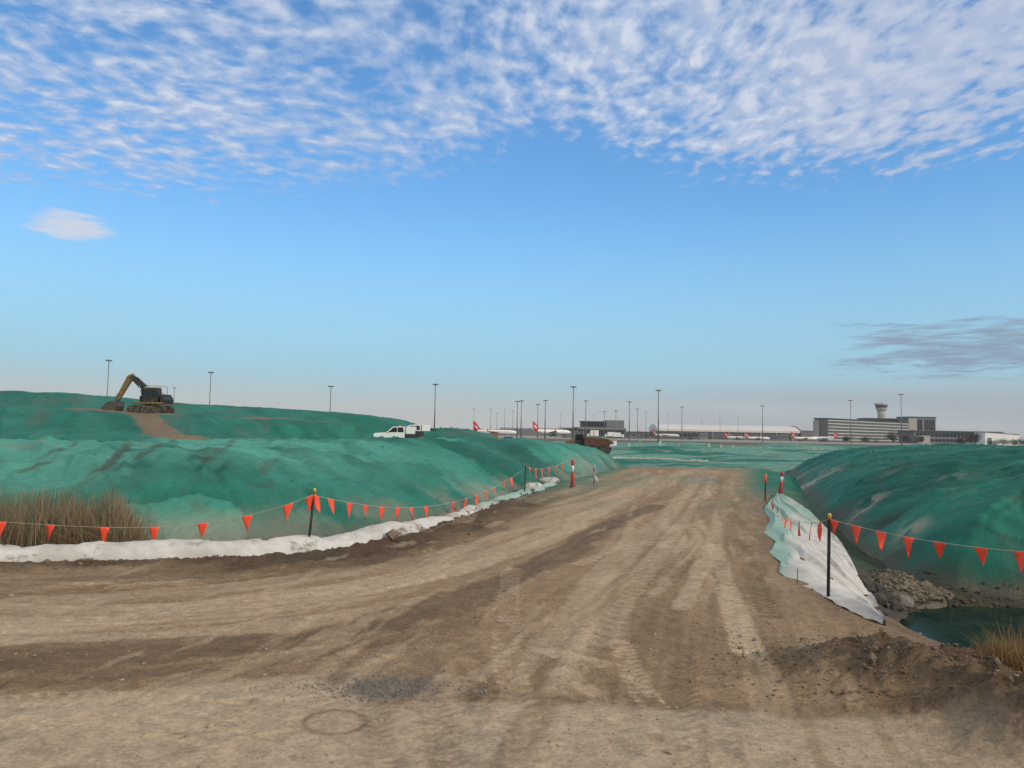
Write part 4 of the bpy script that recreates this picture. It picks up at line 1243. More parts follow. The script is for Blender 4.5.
# bucket: an open curved shell with side plates, its back to the viewer
bk = MB()
prof = [(-3.45, 1.22), (-3.38, .75), (-3.50, .35), (-3.85, .10), (-4.35, .05), (-4.95, .22)]
inn = [(-4.90, .30), (-4.35, .14), (-3.90, .19), (-3.60, .42), (-3.49, .78), (-3.55, 1.22)]
bk.prism(prof + inn, 'y', -.85, .85)
sidep = [(-3.45, 1.22), (-3.38, .75), (-3.50, .35), (-3.85, .10), (-4.35, .05), (-4.95, .22), (-5.0, .55), (-4.6, 1.05), (-4.0, 1.26)]
bk.prism(sidep, 'y', -.88, -.83); bk.prism(sidep, 'y', .83, .88)
bk.prism([(-3.45, 1.20), (-4.0, 1.24), (-4.0, 1.30), (-3.45, 1.30)], 'y', -.85, .85)
bk.build('bucket', M_STEEL, ex)

# ------------------------------------------------------------------ vehicles behind the left mound
def wheel(parent, x, y, r, w=.24, rimc=None):
    b = MB(); b.tube([(x, y - w / 2, r), (x, y - w / 2 + .03, r), (x, y + w / 2 - .03, r), (x, y + w / 2, r)], [r * .92, r, r, r * .92], 20)
    wobj = b.build('wheel', M_RUBBER, parent)
    b = MB(); sgn = -1 if y < 0 else 1
    b.tube([(x, y + sgn * (w / 2 - .01), r), (x, y + sgn * (w / 2 + .012), r)], r * .58, 14); b.build('rim', rimc or M_GALV, wobj)
def utility_truck(loc, rz, label, group):
    """nose towards -x, 5.2 m long"""
    t = empty('utility_truck', loc, rz, label, 'ute', group)
    b = MB()
    b.prism([(-2.6, .55), (-2.62, .95), (-2.45, 1.08), (-1.25, 1.16), (.75, 1.18), (.75, .50), (-2.5, .45)], 'y', -.92, .92, .05)
    b.build('body', M_WHITE, t)
    b = MB(); b.prism([(-1.35, 1.12), (-.55, 1.80), (.62, 1.82), (.78, 1.12)], 'y', -.80, .80, .06)
    cb_ = b.build('cabin', M_WHITE, t)
    for sy in (-1, 1):
        b = MB(); b.prism([(-.98, 1.20), (-.50, 1.70), (-.10, 1.72), (-.10, 1.20)], 'y', sy * .80, sy * .825); b.build('window', M_GLASS, cb_)
        b = MB(); b.prism([(-.02, 1.20), (-.02, 1.72), (.55, 1.73), (.64, 1.20)], 'y', sy * .80, sy * .825); b.build('window', M_GLASS, cb_)
        b = MB(); b.tube([(-.9, sy * .85, 1.2), (-.9, sy * 1.05, 1.25)], .05, 6); b.box((-.9, sy * 1.08, 1.28), (.09, .12, .20), bev=.02); b.build('mirror', M_BLACK, cb_)
    b = MB(); b.prism([(-1.30, 1.20), (-.62, 1.76), (-.65, 1.78), (-1.34, 1.21)], 'y', -.68, .68); b.build('windscreen', M_GLASS, cb_)
    b = MB(); b.box((1.72, 0, .82), (1.85, 1.86, .42)); b.box((1.72, 0, .57), (1.8, 1.3, .14)); b.build('tray', M_CHAR, t)
    b = MB(); b.box((1.35, 0, 1.42), (1.0, 1.75, .80), bev=.05); cn = b.build('canopy', M_WHITE, t)
    b = MB(); b.box((2.3, 0, 1.2), (.75, 1.7, .36), bev=.03); b.build('tool_box', M_CHAR, t)
    for x in (-1.7, 1.45):
        for y in (-.80, .80): wheel(t, x, y, .40)
    for sy in (-.68, .68):
        b = MB(); b.box((-2.60, sy, .88), (.06, .36, .16), bev=.02); b.build('headlight', M_REFL, t)
    b = MB(); b.box((-2.66, 0, .60), (.12, 1.8, .24), bev=.04); b.build('bumper', M_BLACK, t)
    b = MB(); b.box((2.67, -.75, .8), (.04, .2, .3)); b.build('tail_light', M_RED, t)
    b = MB(); b.tube([(.1, 0, 1.82), (.1, 0, 1.93)], .09, 10); b.build('beacon', M_YCAP, t)
    return t
p = aty(398.5, 440, 82)
u1 = utility_truck((p.x, 82, p.z - .35), R(2), 'white ute with dark tray facing left behind the green mound', 'white vehicles on the mound')
p2 = aty(414, 437, 91)
u2 = copy_tree(u1); u2.location = (p2.x, 91, p2.z - .35); u2.rotation_euler.z = R(12)
u2['label'] = 'second white ute mostly hidden behind the first, only its roof showing'
b_ = None

# articulated dump truck beyond the end of the left mound
def dump_truck(loc, rz, label):
    t = empty('dump_truck', loc, rz, label, 'dump truck', scale=.92)
    b = MB(); b.prism([(-4.0, 1.1), (-4.05, 1.9), (-3.7, 2.2), (-2.2, 2.45), (-2.2, 1.0)], 'y', -1.05, 1.05, .08); b.build('hood', M_YELLOW, t)
    b = MB(); b.prism([(-2.2, 1.2), (-2.3, 2.4), (-2.05, 3.45), (-.75, 3.45), (-.65, 1.2)], 'y', -.95, .95, .06); cb_ = b.build('cab', M_CHAR, t)
    b = MB(); b.box((-1.4, -.96, 2.85), (1.0, .04, .8)); b.build('window', M_GLASS, cb_)
    b = MB(); b.box((-1.4, 0, 3.5), (1.4, 1.9, .10), bev=.03); b.build('roof', M_YELLOW, cb_)
    b = MB(); b.box((.6, 0, 1.0), (7.0, 1.0, .35)); b.build('chassis', M_CHAR, t)
    b = MB(); b.prism([(-.4, 3.0), (-.55, 1.5), (.4, 1.2), (3.2, 1.35), (4.4, 2.2), (3.6, 2.75)], 'y', -1.35, 1.35, .05)
    b.build('dump_body', mat('rusty_orange_paint', (.125, .042, .026), .7, var=.5, scale=1.2, dirt=(.13, .10, .08), dirt_amt=.4), t)
    b = MB(); b.prism([(-.3, 3.0), (.8, 3.25), (2.4, 3.15), (3.4, 2.75)], 'y', -1.2, 1.2); b.build('load', mat('green_grey_spoil', (.16, .21, .17), .95, var=.3, scale=2, bump=.05), t)
    for x in (-2.9, 1.3, 3.0):
        for y in (-1.15, 1.15): wheel(t, x, y, .85, .6, M_STEEL)
    for y in (-.9, .9):
        b = MB(); b.box((4.2, y, 1.25), (.08, .35, .2)); b.build('tail_light', M_RED, t)
    return t
p = aty(588, 452, 122); p.z -= .35
dt = dump_truck((p.x, 122, p.z), R(-16), 'dusty yellow and rust dump truck parked beyond the end of the left mound')
# sign board beside it
p = aty(613, 449, 126)
t = empty('sign_board', (p.x, 126, p.z), 0, 'small pink and white notice board on legs right of the dump truck', 'sign')
b = MB(); b.box((0, 0, .95), (1.25, .06, .85)); b.build('board', M_WHITE, t)
b = MB(); b.box((-.15, -.035, .98), (.6, .02, .5)); b.build('notice', mat('pink_notice', (.55, .22, .24), .5), t)
for x in (-.5, .5):
    b = MB(); b.box((x, .05, .35), (.08, .06, 1.0)); b.build('leg', M_GALV, t)
# containers beside the road beyond the mound
def container(u0, u1, vb, y, H, m, label, rib=True):
    a = aty(u0, vb, y); c = aty(u1, vb, y); L = c.x - a.x
    t = empty('shipping_container', ((a.x + c.x) / 2, y, a.z), 0, label, 'container')
    b = MB(); b.box((0, 0, H / 2 + .15), (L - .1, 2.4, H - .1))
    n = max(6, int(L / .3))
    for i in range(n): b.box((-L / 2 + .1 + (L - .2) * i / (n - 1), -1.2, H / 2 + .15), (.14, .07, H - .2))
    b.build('body', m, t)
    b = MB()
    for zz in (.08, H + .12): b.box((0, -1.2, zz), (L, .14, .16)); b.box((0, 1.2, zz), (L, .14, .16))
    for x in (-L / 2 + .06, L / 2 - .06):
        for yy in (-1.2, 1.2): b.box((x, yy, H / 2 + .1), (.14, .14, H))
    for x in (-L / 2 + .06, L / 2 - .06):
        for zz in (.08, H + .12): b.box((x, 0, zz), (.14, 2.4, .16))
    b.build('frame', m, t)
    for yy in (-.58, .58):
        b = MB(); b.box((L / 2 + .0, yy, H / 2 + .15), (.06, 1.1, H - .25)); b.build('door', m, t)
    return t
container(480.5, 497.5, 442.5, 205, 2.3, mat('orange_container', (.36, .125, .035), .6, var=.2, scale=.8, dirt=(.2, .1, .06), dirt_amt=.3), 'orange shipping container under the left aircraft tail')
container(504, 512.5, 443, 225, 1.7, mat('blue_container', (.045, .10, .22), .6, var=.2, scale=.8), 'small blue container just right of the orange one')

# low strips and white panels on the green flat
def barrier(u, y, w_, h_, label, i):
    p = aty(u, 445, y); z0 = far_z(p.x, y)
    t = empty('barrier_panel', (p.x, y, z0 - .05), random.Random(i).uniform(-.5, .5), label, 'barrier', 'white barrier panels on the green flat')
    b = MB(); b.box((0, 0, h_ / 2 + .12), (w_, .10, h_), bev=.03)
    b.build('panel', M_WHITEDULL, t)
    b = MB(); b.box((-w_ * .3, 0, .06), (.18, .55, .14)); b.box((w_ * .3, 0, .06), (.18, .55, .14)); b.build('foot', M_CONC, t)
M_WHITEDULL = mat('dusty_white_plastic', (.30, .38, .34), .6, var=.2, scale=.7, dirt=(.20, .27, .22), dirt_amt=.4)
for i, (u, w_, h_) in enumerate([(629, .9, 2.0), (640, .9, 1.9), (660, 1.3, 2.0), (664, .7, 1.7), (679, .8, 1.6), (709, 1.1, 1.9), (721, .9, 1.7), (733, 1.5, 1.8), (753, 1.6, 1.9), (760, .9, 1.6), (770, 1.3, 1.7), (814, 1.4, 1.5), (822, .9, 1.3), (520, .9, 1.7), (533, 1.1, 1.6)]):
    barrier(u, 196 + (i * 37 % 19), w_ * .7, h_ * .92, 'upright dusty white panel, one of a row on the green flat before the aircraft', i)
def sock(u0, u1, v, y, label):
    a = aty(u0, v, y); c = aty(u1, v, y)
    n = 40; P = []
    for i in range(n + 1):
        f = i / n; x = a.x + (c.x - a.x) * f; yy = y + 1.2 * math.sin(f * 5)
        P.append((x, yy, far_z(x, yy) + .12 + .05 * math.sin(f * 31)))
    b = MB(); b.tube(P, [.17 + .05 * math.sin(i * 2.1) for i in range(n + 1)], 10)
    tag(b.build('sediment_sock', mat('pale_sock_fabric', (.40, .42, .37), .85, var=.15, scale=.8)), label, 'sediment sock')
sock(612, 706, 452, 112, 'long pale sediment sock lying across the green flat right of the dump truck')
sock(812, 846, 455, 112, 'short pale sediment sock lying before the car park building')

# ------------------------------------------------------------------ light masts
def light_mast(u, vt, y, label, heads=3, group='airfield light masts'):
    top = aty(u, vt, y)
    zb = far_z(top.x, y) - .3
    H = top.z - zb
    t = empty('light_mast', (top.x, y, zb), 0, label, 'light mast', group)
    k = min(y, 420) / 330.0 * (.75 if 'faint' in label else 1)
    b = MB(); b.tube([(0, 0, 0), (0, 0, H * .5), (0, 0, H)], [.34 * max(k, .7), .26 * max(k, .7), .17 * max(k, .7)], 8); b.build('pole', M_GALV, t)
    b = MB(); b.tube([(-.95 * k, 0, H - .1), (.95 * k, 0, H - .1)], .13 * k, 6); b.tube([(0, -.9 * k, H - .1), (0, .9 * k, H - .1)], .13 * k, 6)
    b.tube(ring3(12, 1.0 * k, H - .1), .10 * k, 5, cap=False); b.build('head_frame', M_LAMP, t)
    for a in range(heads * 2):
        an = math.pi * a / heads + .3
        b = MB(); b.box((math.cos(an) * 1.0 * k, math.sin(an) * 1.0 * k, H + .05), (.62 * k, .62 * k, .42 * k), Matrix.Rotation(an, 3, 'Z'), .04)
        b.build('floodlight', M_LAMP, t)
    return t
def ring3(n, r, z):
    return [(math.cos(2 * math.pi * i / n) * r, math.sin(2 * math.pi * i / n) * r, z) for i in range(n + 1)]
masts = [
 (109, 360.5, 235, 'tall light mast rising behind the excavator bucket'),
 (174.5, 388, 520, 'faint distant light mast just right of the excavator'),
 (211, 372.5, 290, 'light mast alone behind the upper green terrace right of the excavator'),
 (331, 386.5, 360, 'light mast behind the low end of the upper green terrace'),
 (435.5, 384.5, 350, 'tall light mast standing alone between the white utes and the aircraft'),
 (474, 409, 760, 'faint light mast just above the left aircraft tail'),
 (491, 409, 820, 'faint light mast above the fuselage of the left aircraft'),
 (505, 409, 840, 'faint light mast left of the paired masts'),
 (517.5, 401.5, 540, 'left one of the pair of light masts between the two left aircraft'),
 (521.5, 401, 530, 'right one of the pair of light masts between the two left aircraft'),
 (513, 411, 830, 'small faint light mast close to the paired masts'),
 (538, 404.5, 600, 'pale light mast directly above the second aircraft tail'),
 (545.5, 400.5, 520, 'dark light mast just right of the second aircraft tail'),
 (573.5, 387, 345, 'tallest light mast above the dump truck'),
 (586, 401, 560, 'light mast at the left corner of the dark terminal block'),
 (604.5, 411.5, 760, 'small twin-headed light mast above the middle of the dark terminal block'),
 (616, 410.5, 740, 'small light mast above the pale end of the terminal block'),
 (629.5, 402, 560, 'light mast just right of the dark terminal block'),
 (637.5, 409, 700, 'shorter light mast right of the terminal block'),
 (658.5, 390.5, 365, 'tall dark light mast at the left end of the long white hall'),
 (682, 407, 640, 'slim light mast in front of the left half of the long white hall'),
 (702, 420.5, 1050, 'tiny faint light mast above the roof of the long white hall'),
 (762.5, 406, 620, 'slim light mast in front of the right half of the long white hall'),
 (850.5, 400.5, 640, 'light mast over the left half of the striped car park'),
 (901, 394.5, 560, 'light mast over the right end of the striped car park'),
 (497, 413, 900, 'tiny faint light mast between the two left aircraft tails, left of the pair'),
 (561, 414, 900, 'tiny faint light mast above the nose of the second airliner'),
 (594, 415, 950, 'tiny faint light mast above the roof of the dark terminal block'),
 (646, 412, 900, 'faint light mast left of the tall dark mast at the white hall'),
 (668, 414, 950, 'tiny faint light mast just right of the tall dark mast at the white hall'),
 (720, 415, 950, 'faint light mast above the middle of the white hall roof'),
 (738, 417, 1000, 'tiny faint light mast above the white hall left of the slim right mast'),
]
for u, v, y, lab in masts: light_mast(u, v, y, lab)

# ------------------------------------------------------------------ aircraft
def airliner(loc, rz, label, sc=1.0):
    """39 m twin jet, nose towards +x, red fin with a white curved mark"""
    t = empty('airliner', loc, rz, label, 'airliner', 'parked white airliners with red tails', sc)
    xs_ = [-19.5, -18.6, -16, -13, -9, -4, 4, 10, 14, 16.5, 18.4, 19.3, 19.6]
    rs_ = [.25, .55, 1.0, 1.42, 1.78, 1.9, 1.9, 1.9, 1.85, 1.62, 1.12, .55, .12]
    zc = [4.6, 4.5, 4.2, 3.85, 3.6, 3.5, 3.5, 3.5, 3.48, 3.35, 3.15, 3.0, 2.95]
    b = MB(); b.tube([(x, 0, z_) for x, z_ in zip(xs_, zc)], rs_, 20); fu = b.build('fuselage', M_WHITE, t)
    b = MB()
    for sy in (-1, 1):
        for i in range(34): b.box((-13.5 + i * .8, sy * 1.845, 3.95), (.28, .06, .36))
    b.build('windows', M_GLASS, fu)
    b = MB(); b.prism([(17.2, 3.75), (18.3, 3.62), (18.1, 3.3), (17.0, 3.4)], 'y', -1.05, 1.05); b.build('windscreen', M_GLASS, fu)
    b = MB(); b.prism([(-12.2, 5.1), (-17.9, 12.3), (-19.9, 12.3), (-18.6, 4.7)], 'y', -.22, .22, .04); fin = b.build('tail_fin', M_RED, t)
    mk = []
    for i in range(9):
        f = i / 8; mk.append((-14.9 - 3.4 * f, 5.9 + 3.5 * f + .7 * math.sin(f * 3.1)))
    mk += [(-17.0, 7.0), (-16.2, 6.2)]
    b = MB(); b.prism(mk, 'y', -.27, .27); b.build('tail_mark', M_WHITE, fin)
    b = MB(); b.prism([(-18.9, 4.4), (-16.2, 3.4), (-14.6, 4.4), (-15.8, 5.3), (-18.2, 5.2)], 'y', -1.02, 1.02); b.build('tail_band', M_RED, fu)
    for sy in (-1, 1):
        b = MB(); b.faces([(4.2, sy * 1.6, 2.7), (-3.6, sy * 1.6, 2.7), (-5.6, sy * 17, 4.0), (-4.0, sy * 17, 4.0), (4.0, sy * 1.6, 3.2), (-3.4, sy * 1.6, 3.1), (-5.6, sy * 17, 4.2), (-4.1, sy * 17, 4.2)], [(0, 1, 2, 3), (4, 7, 6, 5), (0, 4, 5, 1), (1, 5, 6, 2), (2, 6, 7, 3), (3, 7, 4, 0)])
        wg = b.build('wing', M_MCONC, t)
        b = MB(); b.prism([(-4.1, 4.1), (-5.5, 4.1), (-6.3, 6.3), (-5.7, 6.3)], 'y', sy * 17 - .06, sy * 17 + .06); b.build('winglet', M_RED, wg)
        b = MB(); b.faces([(-15.2, sy * .8, 4.7), (-18.4, sy * .6, 4.8), (-19.4, sy * 6.8, 5.3), (-18.0, sy * 6.8, 5.3), (-15.4, sy * .8, 5.0), (-18.4, sy * .6, 5.0), (-19.4, sy * 6.8, 5.42), (-18.1, sy * 6.8, 5.42)], [(0, 1, 2, 3), (4, 7, 6, 5), (0, 4, 5, 1), (1, 5, 6, 2), (2, 6, 7, 3), (3, 7, 4, 0)])
        b.build('tailplane', M_MCONC, t)
        b = MB(); b.tube([(6.3, sy * 5.2, 1.75), (5.9, sy * 5.2, 1.75), (3.8, sy * 5.2, 1.8), (1.8, sy * 5.2, 1.95)], [.95, 1.08, 1.0, .5], 16); b.build('engine', M_GREYP, t)
        b = MB(); b.tube([(-1.2, sy * 2.8, .5), (-1.2, sy * 2.8, 2.7)], .15, 6); b.tube([(-1.2, sy * 2.3, .55), (-1.2, sy * 3.3, .55)], .55, 12); b.build('landing_gear', M_RUBBER, t)
    b = MB(); b.tube([(13.8, 0, .4), (13.8, 0, 2.2)], .12, 6); b.tube([(13.8, -.3, .35), (13.8, .3, .35)], .35, 12); b.build('landing_gear', M_RUBBER, t)
    return t
def place_plane(first, u_fin, vtop, y, rz, label, sc=1.0):
    """fin top of the aircraft stands at the given sight line"""
    p = aty(u_fin, vtop, y)
    o = first or airliner((0, 0, 0), 0, label, sc)
    if first: o = copy_tree(first)
    c, s = math.cos(rz), math.sin(rz)
    o.location = (p.x - (-19.3 * c) * sc, y - (-19.3 * s) * sc, p.z - 12.3 * sc)
    o.rotation_euler = (0, 0, rz); o.scale = (sc,) * 3; o['label'] = label
    return o
a1 = place_plane(None, 473.5, 421.5, 660, R(-4), 'leftmost white airliner with a red tail, standing above the orange container')
place_plane(a1, 533, 421.5, 680, R(24), 'second white airliner with a red tail, left of the dump truck')
place_plane(a1, 652.5, 429, 800, R(-14), 'small white airliner with red tail parked at the left end of the long white hall', .72)
place_plane(a1, 724.5, 431.6, 800, R(-5), 'white airliner with red tail before the middle of the long white hall', .70)
place_plane(a1, 745, 432, 795, R(4), 'white airliner parked nose right before the dark doors of the long white hall', .70)
place_plane(a1, 791.5, 432, 790, R(5), 'white airliner with red tail at the right end of the long white hall', .72)
place_plane(a1, 837, 432.2, 800, R(176), 'white airliner facing left with its red tail before the striped car park', .74)

# ground vehicles on the apron
def box_truck(u, v, y, rz, L, H, label, stripe=True):
    p = aty(u, v, y)
    t = empty('box_truck', (p.x, y, p.z), rz, label, 'truck', 'white service trucks on the apron')
    b = MB(); b.box((.9, 0, .9 + H / 2), (L * .68, 2.4, H), bev=.05); b.build('box_body', M_WHITE, t)
    b = MB(); b.prism([(-L / 2, .5), (-L / 2, 1.5), (-L / 2 + .5, 2.5), (-L / 2 + 1.7, 2.5), (-L / 2 + 1.7, .5)], 'y', -1.1, 1.1, .06); cb_ = b.build('cab', M_WHITE, t)
    b = MB(); b.box((-L / 2 + 1.0, -1.11, 1.95), (.9, .03, .7)); b.build('window', M_GLASS, cb_)
    b = MB(); b.box((.3, 0, .72), (L * .9, .9, .28)); b.build('chassis', M_CHAR, t)
    if stripe:
        b = MB(); b.box((.4, -1.22, .9 + H * .45), (.6, .04, H * .8)); b.build('stripe', M_ORANGE, t)
    for x in (-L / 2 + 1.0, L * .22, L * .34):
        for yy in (-1.0, 1.0): wheel(t, x, yy, .5, .35)
box_truck(593, 437.3, 480, R(0), 7.6, 3.6, 'white high-sided truck with an orange stripe before the dark terminal block')
box_truck(609.5, 437.6, 500, R(6), 6.4, 2.8, 'low white truck below the pale end of the terminal block', False)
box_truck(618, 438.2, 470, R(180), 7.2, 2.6, 'white truck facing right with an orange stripe below the pale end of the terminal')
def tug(u, v, y, m, label):
    p = aty(u, v, y); t = empty('apron_vehicle', (p.x, y, p.z), 0, label, 'apron vehicle', 'dark vehicles on the apron')
    b = MB(); b.box((0, 0, .95), (4.4, 2.0, .8), bev=.08); b.build('body', m, t)
    b = MB(); b.prism([(-1.4, 1.3), (-1.1, 2.2), (1.0, 2.2), (1.4, 1.3)], 'y', -.9, .9, .05); b.build('cabin', M_GLASS, t)
    for x in (-1.4, 1.4):
        for yy in (-.85, .85): wheel(t, x, yy, .42)
tug(553, 437, 520, M_CHAR, 'dark van right of the second airliner')
tug(633, 438, 520, M_GREYP, 'grey van right of the white trucks')
tug(690, 440, 640, M_CHAR, 'dark van before the left half of the long white hall')
tug(776, 441, 620, M_GREYP, 'grey van between the airliners before the white hall')

# ------------------------------------------------------------------ buildings
def face_windows(parent, x0, x1, y, z0, z1, n, m, name='window', gap=.25, depth=.12):
    w_ = (x1 - x0) / n
    for i in range(n):
        b = MB(); b.box((x0 + w_ * (i + .5), y, (z0 + z1) / 2), (w_ * (1 - gap), depth, z1 - z0)); b.build(name, m, parent)
def bld(name, u0, u1, y, label, cat='building'):
    a = aty(u0, 435, y); c = aty(u1, 435, y)
    o = empty(name, ((a.x + c.x) / 2, y, GZ - .2), 0, label, cat)
    return o, c.x - a.x
def zt(u, v, y): return aty(u, v, y).z - (GZ - .2)

# dark terminal block
y = 820
t, L = bld('terminal_block', 575, 626, y, 'dark two-tier terminal block with a pale right end behind the white trucks', 'terminal')
k = L / 51.0
def X_(u): return -L / 2 + (u - 575) * k
h1 = zt(600, 427.5, y); h2 = zt(600, 421.8, y); h3 = zt(616, 420.3, y)
b = MB(); b.box((0, 15, h1 / 2), (L, 30, h1)); b.build('podium', M_DCONC, t)
b = MB(); b.box(((X_(582) + X_(606)) / 2, 14, (h1 + h2) / 2), (X_(606) - X_(582), 24, h2 - h1)); up_ = b.build('upper_storey', M_DCONC, t)
b = MB(); b.box(((X_(606) + X_(624)) / 2, 12, h3 / 2 + h1 / 2), (X_(624) - X_(606), 26, h3 - h1)); b.build('end_wing', M_MCONC, t)
b = MB(); b.box(((X_(581) + X_(607)) / 2, 13, h2 + .3), (X_(607) - X_(581), 27, .6)); b.build('roof', M_CHAR, up_)
face_windows(up_, X_(583), X_(605), 1.9, h1 + 1.2, h2 - 1.6, 8, M_GLASS, gap=.12)
b = MB(); b.box((0, -.4, h1 - 1.0), (L + 1, .8, .9)); b.build('fascia', M_CONC, t)
face_windows(t, X_(577), X_(624), -.06, 2.5, h1 - 3, 14, M_GLASS, gap=.2)
# canopy building with flat roof left of it
y = 760
t, L = bld('gate_canopy', 560, 578, y, 'low grey gate building with a thin flat roof left of the dark terminal block')
h = zt(569, 427.6, y)
b = MB(); b.box((0, 8, h - .4), (L + 2, 20, .6)); b.build('roof', M_CHAR, t)
b = MB(); b.box((1, 8, (h - 1) / 2), (L * .75, 14, h - 1)); b.build('wall', M_MCONC, t)
for x in (-L / 2 + .5, L / 2 - .5):
    b = MB(); b.box((x, -.5, (h - .7) / 2), (.5, .5, h - .7)); b.build('column', M_GALV, t)
# long low pier behind the apron
y = 900
t, L = bld('pier_building', 622, 700, y, 'long low dark pier building between the terminal block and the white hall')
h = zt(660, 432.3, y)
b = MB(); b.box((0, 10, h / 2), (L, 20, h)); b.build('wall', M_DCONC, t)
b = MB(); b.box((0, 10, h + .25), (L + 1, 22, .5)); b.build('roof', M_MCONC, t)
face_windows(t, -L / 2 + 2, L / 2 - 2, -.06, h * .45, h * .8, 20, M_GLASS)
# long white hall
y = 1010
t, L = bld('long_hall', 657, 800, y, 'long low hall with a pale curved roof behind the row of airliners', 'hall')
ze = zt(730, 431.8, y); zr = zt(730, 424.9, y)
D = 60
prof = [(-2, ze - .4), (-2, ze)]
for i in range(13):
    f = i / 12; prof.append((-2 + (D + 4) * f, ze + (zr - ze) * math.sin(math.pi * (.05 + .9 * f)) ** .7))
prof += [(D + 2, ze - .4)]
b = MB(); b.prism(prof, 'x', -L / 2, L / 2); b.build('roof', M_PWHITE, t)
b = MB(); b.box((0, D / 2, (ze - .4) / 2), (L - 2, D, ze - .42)); wl = b.build('wall', M_MCONC, t)
cells_ = [(.12, .30), (.36, .48), (.53, .70), (.74, .86)]
for a_1, c_1 in cells_:
    x0 = -L / 2 + L * a_1; x1 = -L / 2 + L * c_1
    b = MB(); b.box(((x0 + x1) / 2, -.1, (ze - .9) * .52), (x1 - x0, .5, (ze - .9) * .86)); b.build('hangar_door', M_DCONC, wl)
for i in range(9):
    b = MB(); b.box((-L / 2 + L * (i + .5) / 9, -1.2, (ze - .5) / 2), (.9, .9, ze - .5)); b.build('column', M_CONC, t)
gb = [(q[0], q[1]) for q in prof]
b = MB(); b.prism([(-2.6, 0), (-2.6, ze + .6)] + [(p_[0], p_[1] + .7) for p_ in prof[2:-1]] + [(D + 2.6, ze + .6), (D + 2.6, 0)], 'x', L / 2 + .02, L / 2 + 1.0); b.build('gable_wall', M_DCONC, t)
def jet_bridge(u, y, L_, rz, label):
    p = aty(u, 437, y)
    t = empty('jet_bridge', (p.x, y, GZ - .1), rz, label, 'jet bridge', 'jet bridges along the terminal')
    b = MB(); b.box((0, 0, 5.0), (L_, 2.6, 2.7), bev=.1); tn = b.build('tunnel', M_MCONC, t)
    b = MB()
    for i in range(6): b.box((-L_ / 2 + L_ * (i + .5) / 6, -1.32, 5.2), (L_ / 9, .06, 1.0))
    b.build('windows', M_GLASS, tn)
    b = MB(); b.tube([(L_ / 2, 0, 3.4), (L_ / 2, 0, 6.7)], 2.3, 14); b.build('rotunda', M_DCONC, t)
    for x in (-L_ * .3, L_ / 2):
        b = MB(); b.box((x, 0, 1.8), (.7, 1.6, 3.8)); b.build('leg', M_CHAR, t)
jet_bridge(571, 735, 22, R(8), 'grey jet bridge reaching from the gate building to the second airliner')
jet_bridge(636, 850, 24, R(-6), 'grey jet bridge right of the dark terminal block')
jet_bridge(700, 905, 24, R(5), 'grey jet bridge before the left half of the long white hall')
jet_bridge(781, 900, 22, R(-4), 'grey jet bridge before the right end of the long white hall')
# low annex right of the hall
y = 1050
t, L = bld('low_annex', 800, 818, y, 'small grey annex between the white hall and the striped car park')
h = zt(808, 431, y)
b = MB(); b.box((0, 10, h / 2), (L, 20, h)); b.build('wall', M_MCONC, t)
b = MB(); b.box((-1, 10, h + .3), (L + 1, 21, .6)); b.build('roof', M_DCONC, t)
M_BAND = mat('pale_parapet', (.43, .43, .42), .7, var=.08, scale=.3)
# striped car park: front recedes to the right
y = 880
tl = aty(827.5, 418.4, y); pr = aty(908, 421.6, 1010)
t = empty('car_park', (tl.x, y, GZ - .2), math.atan2(130, pr.x - tl.x), 'seven-level car park with pale horizontal bands below the control tower', 'car park')
L = math.hypot(130, pr.x - tl.x); H = tl.z - GZ + .2
b = MB(); b.box((L / 2, 8, H / 2), (L, 16, H - .6)); cw = b.build('core', M_DCONC, t)
nb = 7; st_ = (H - 1.2) / nb
for i in range(nb):
    b = MB(); b.box((L / 2, -.5, 1.2 + st_ * (i + .42)), (L, 1.0, st_ * .30)); b.build('parapet_band', M_BAND, t)
b = MB(); b.box((L / 2, 8, H), (L + 1.5, 19, 1.0)); b.build('roof', M_CHAR, t)
for i in range(12):
    b = MB(); b.box((L * (i + .5) / 12, -.2, H / 2), (.8, .5, H - 1)); b.build('column', M_MCONC, t)
b = MB(); b.box((-1.8, 13, (H - 2.5) / 2), (4, 6, H - 2.5)); b.build('stair_tower', M_CONC, t)
b = MB(); b.box((-.4, 7, H / 2), (.8, 13, H - 2)); b.build('side_wall', M_MCONC, t)
# plant deck above it
y = 1060
t, L = bld('roof_deck_building', 866, 902, y, 'dark slab-roofed block just behind the striped car park')
h = zt(880, 418.9, y)
b = MB(); b.box((0, 12, h / 2), (L, 24, h)); b.build('wall', M_DCONC, t)
b = MB(); b.box((0, 12, h + .5), (L + 3, 27, 1.0)); b.build('roof', M_CHAR, t)
face_windows(t, -L / 2 + 1, L / 2 - 1, -.06, h - 4, h - 1, 10, M_GLASS)
# control tower
y = 1300
p = aty(881.8, 436, y); zt0 = GZ - .2; H = aty(881.8, 402.3, y).z - zt0
t = empty('control_tower', (p.x, y, zt0), 0, 'pale control tower with a flared glazed cab rising over the car park', 'control tower')
k = y / F
def lathe(mb, prof, n=24):
    mb.tube([(0, 0, z_) for r_, z_ in prof], [r_ for r_, z_ in prof], n)
b = MB(); lathe(b, [(4.3 * k, 0), (3.9 * k, H * .45), (3.7 * k, H - 13 * k), (4.0 * k, H - 8.5 * k)]); b.build('shaft', M_CONC, t)
b = MB(); lathe(b, [(4.2 * k, H - 8.5 * k), (5.2 * k, H - 6.4 * k), (5.2 * k, H - 5.6 * k)]); b.build('gallery', M_CONC, t)
b = MB(); lathe(b, [(5.0 * k, H - 5.6 * k), (5.9 * k, H - 3.0 * k)]); cg = b.build('cab', M_GLASS, t)
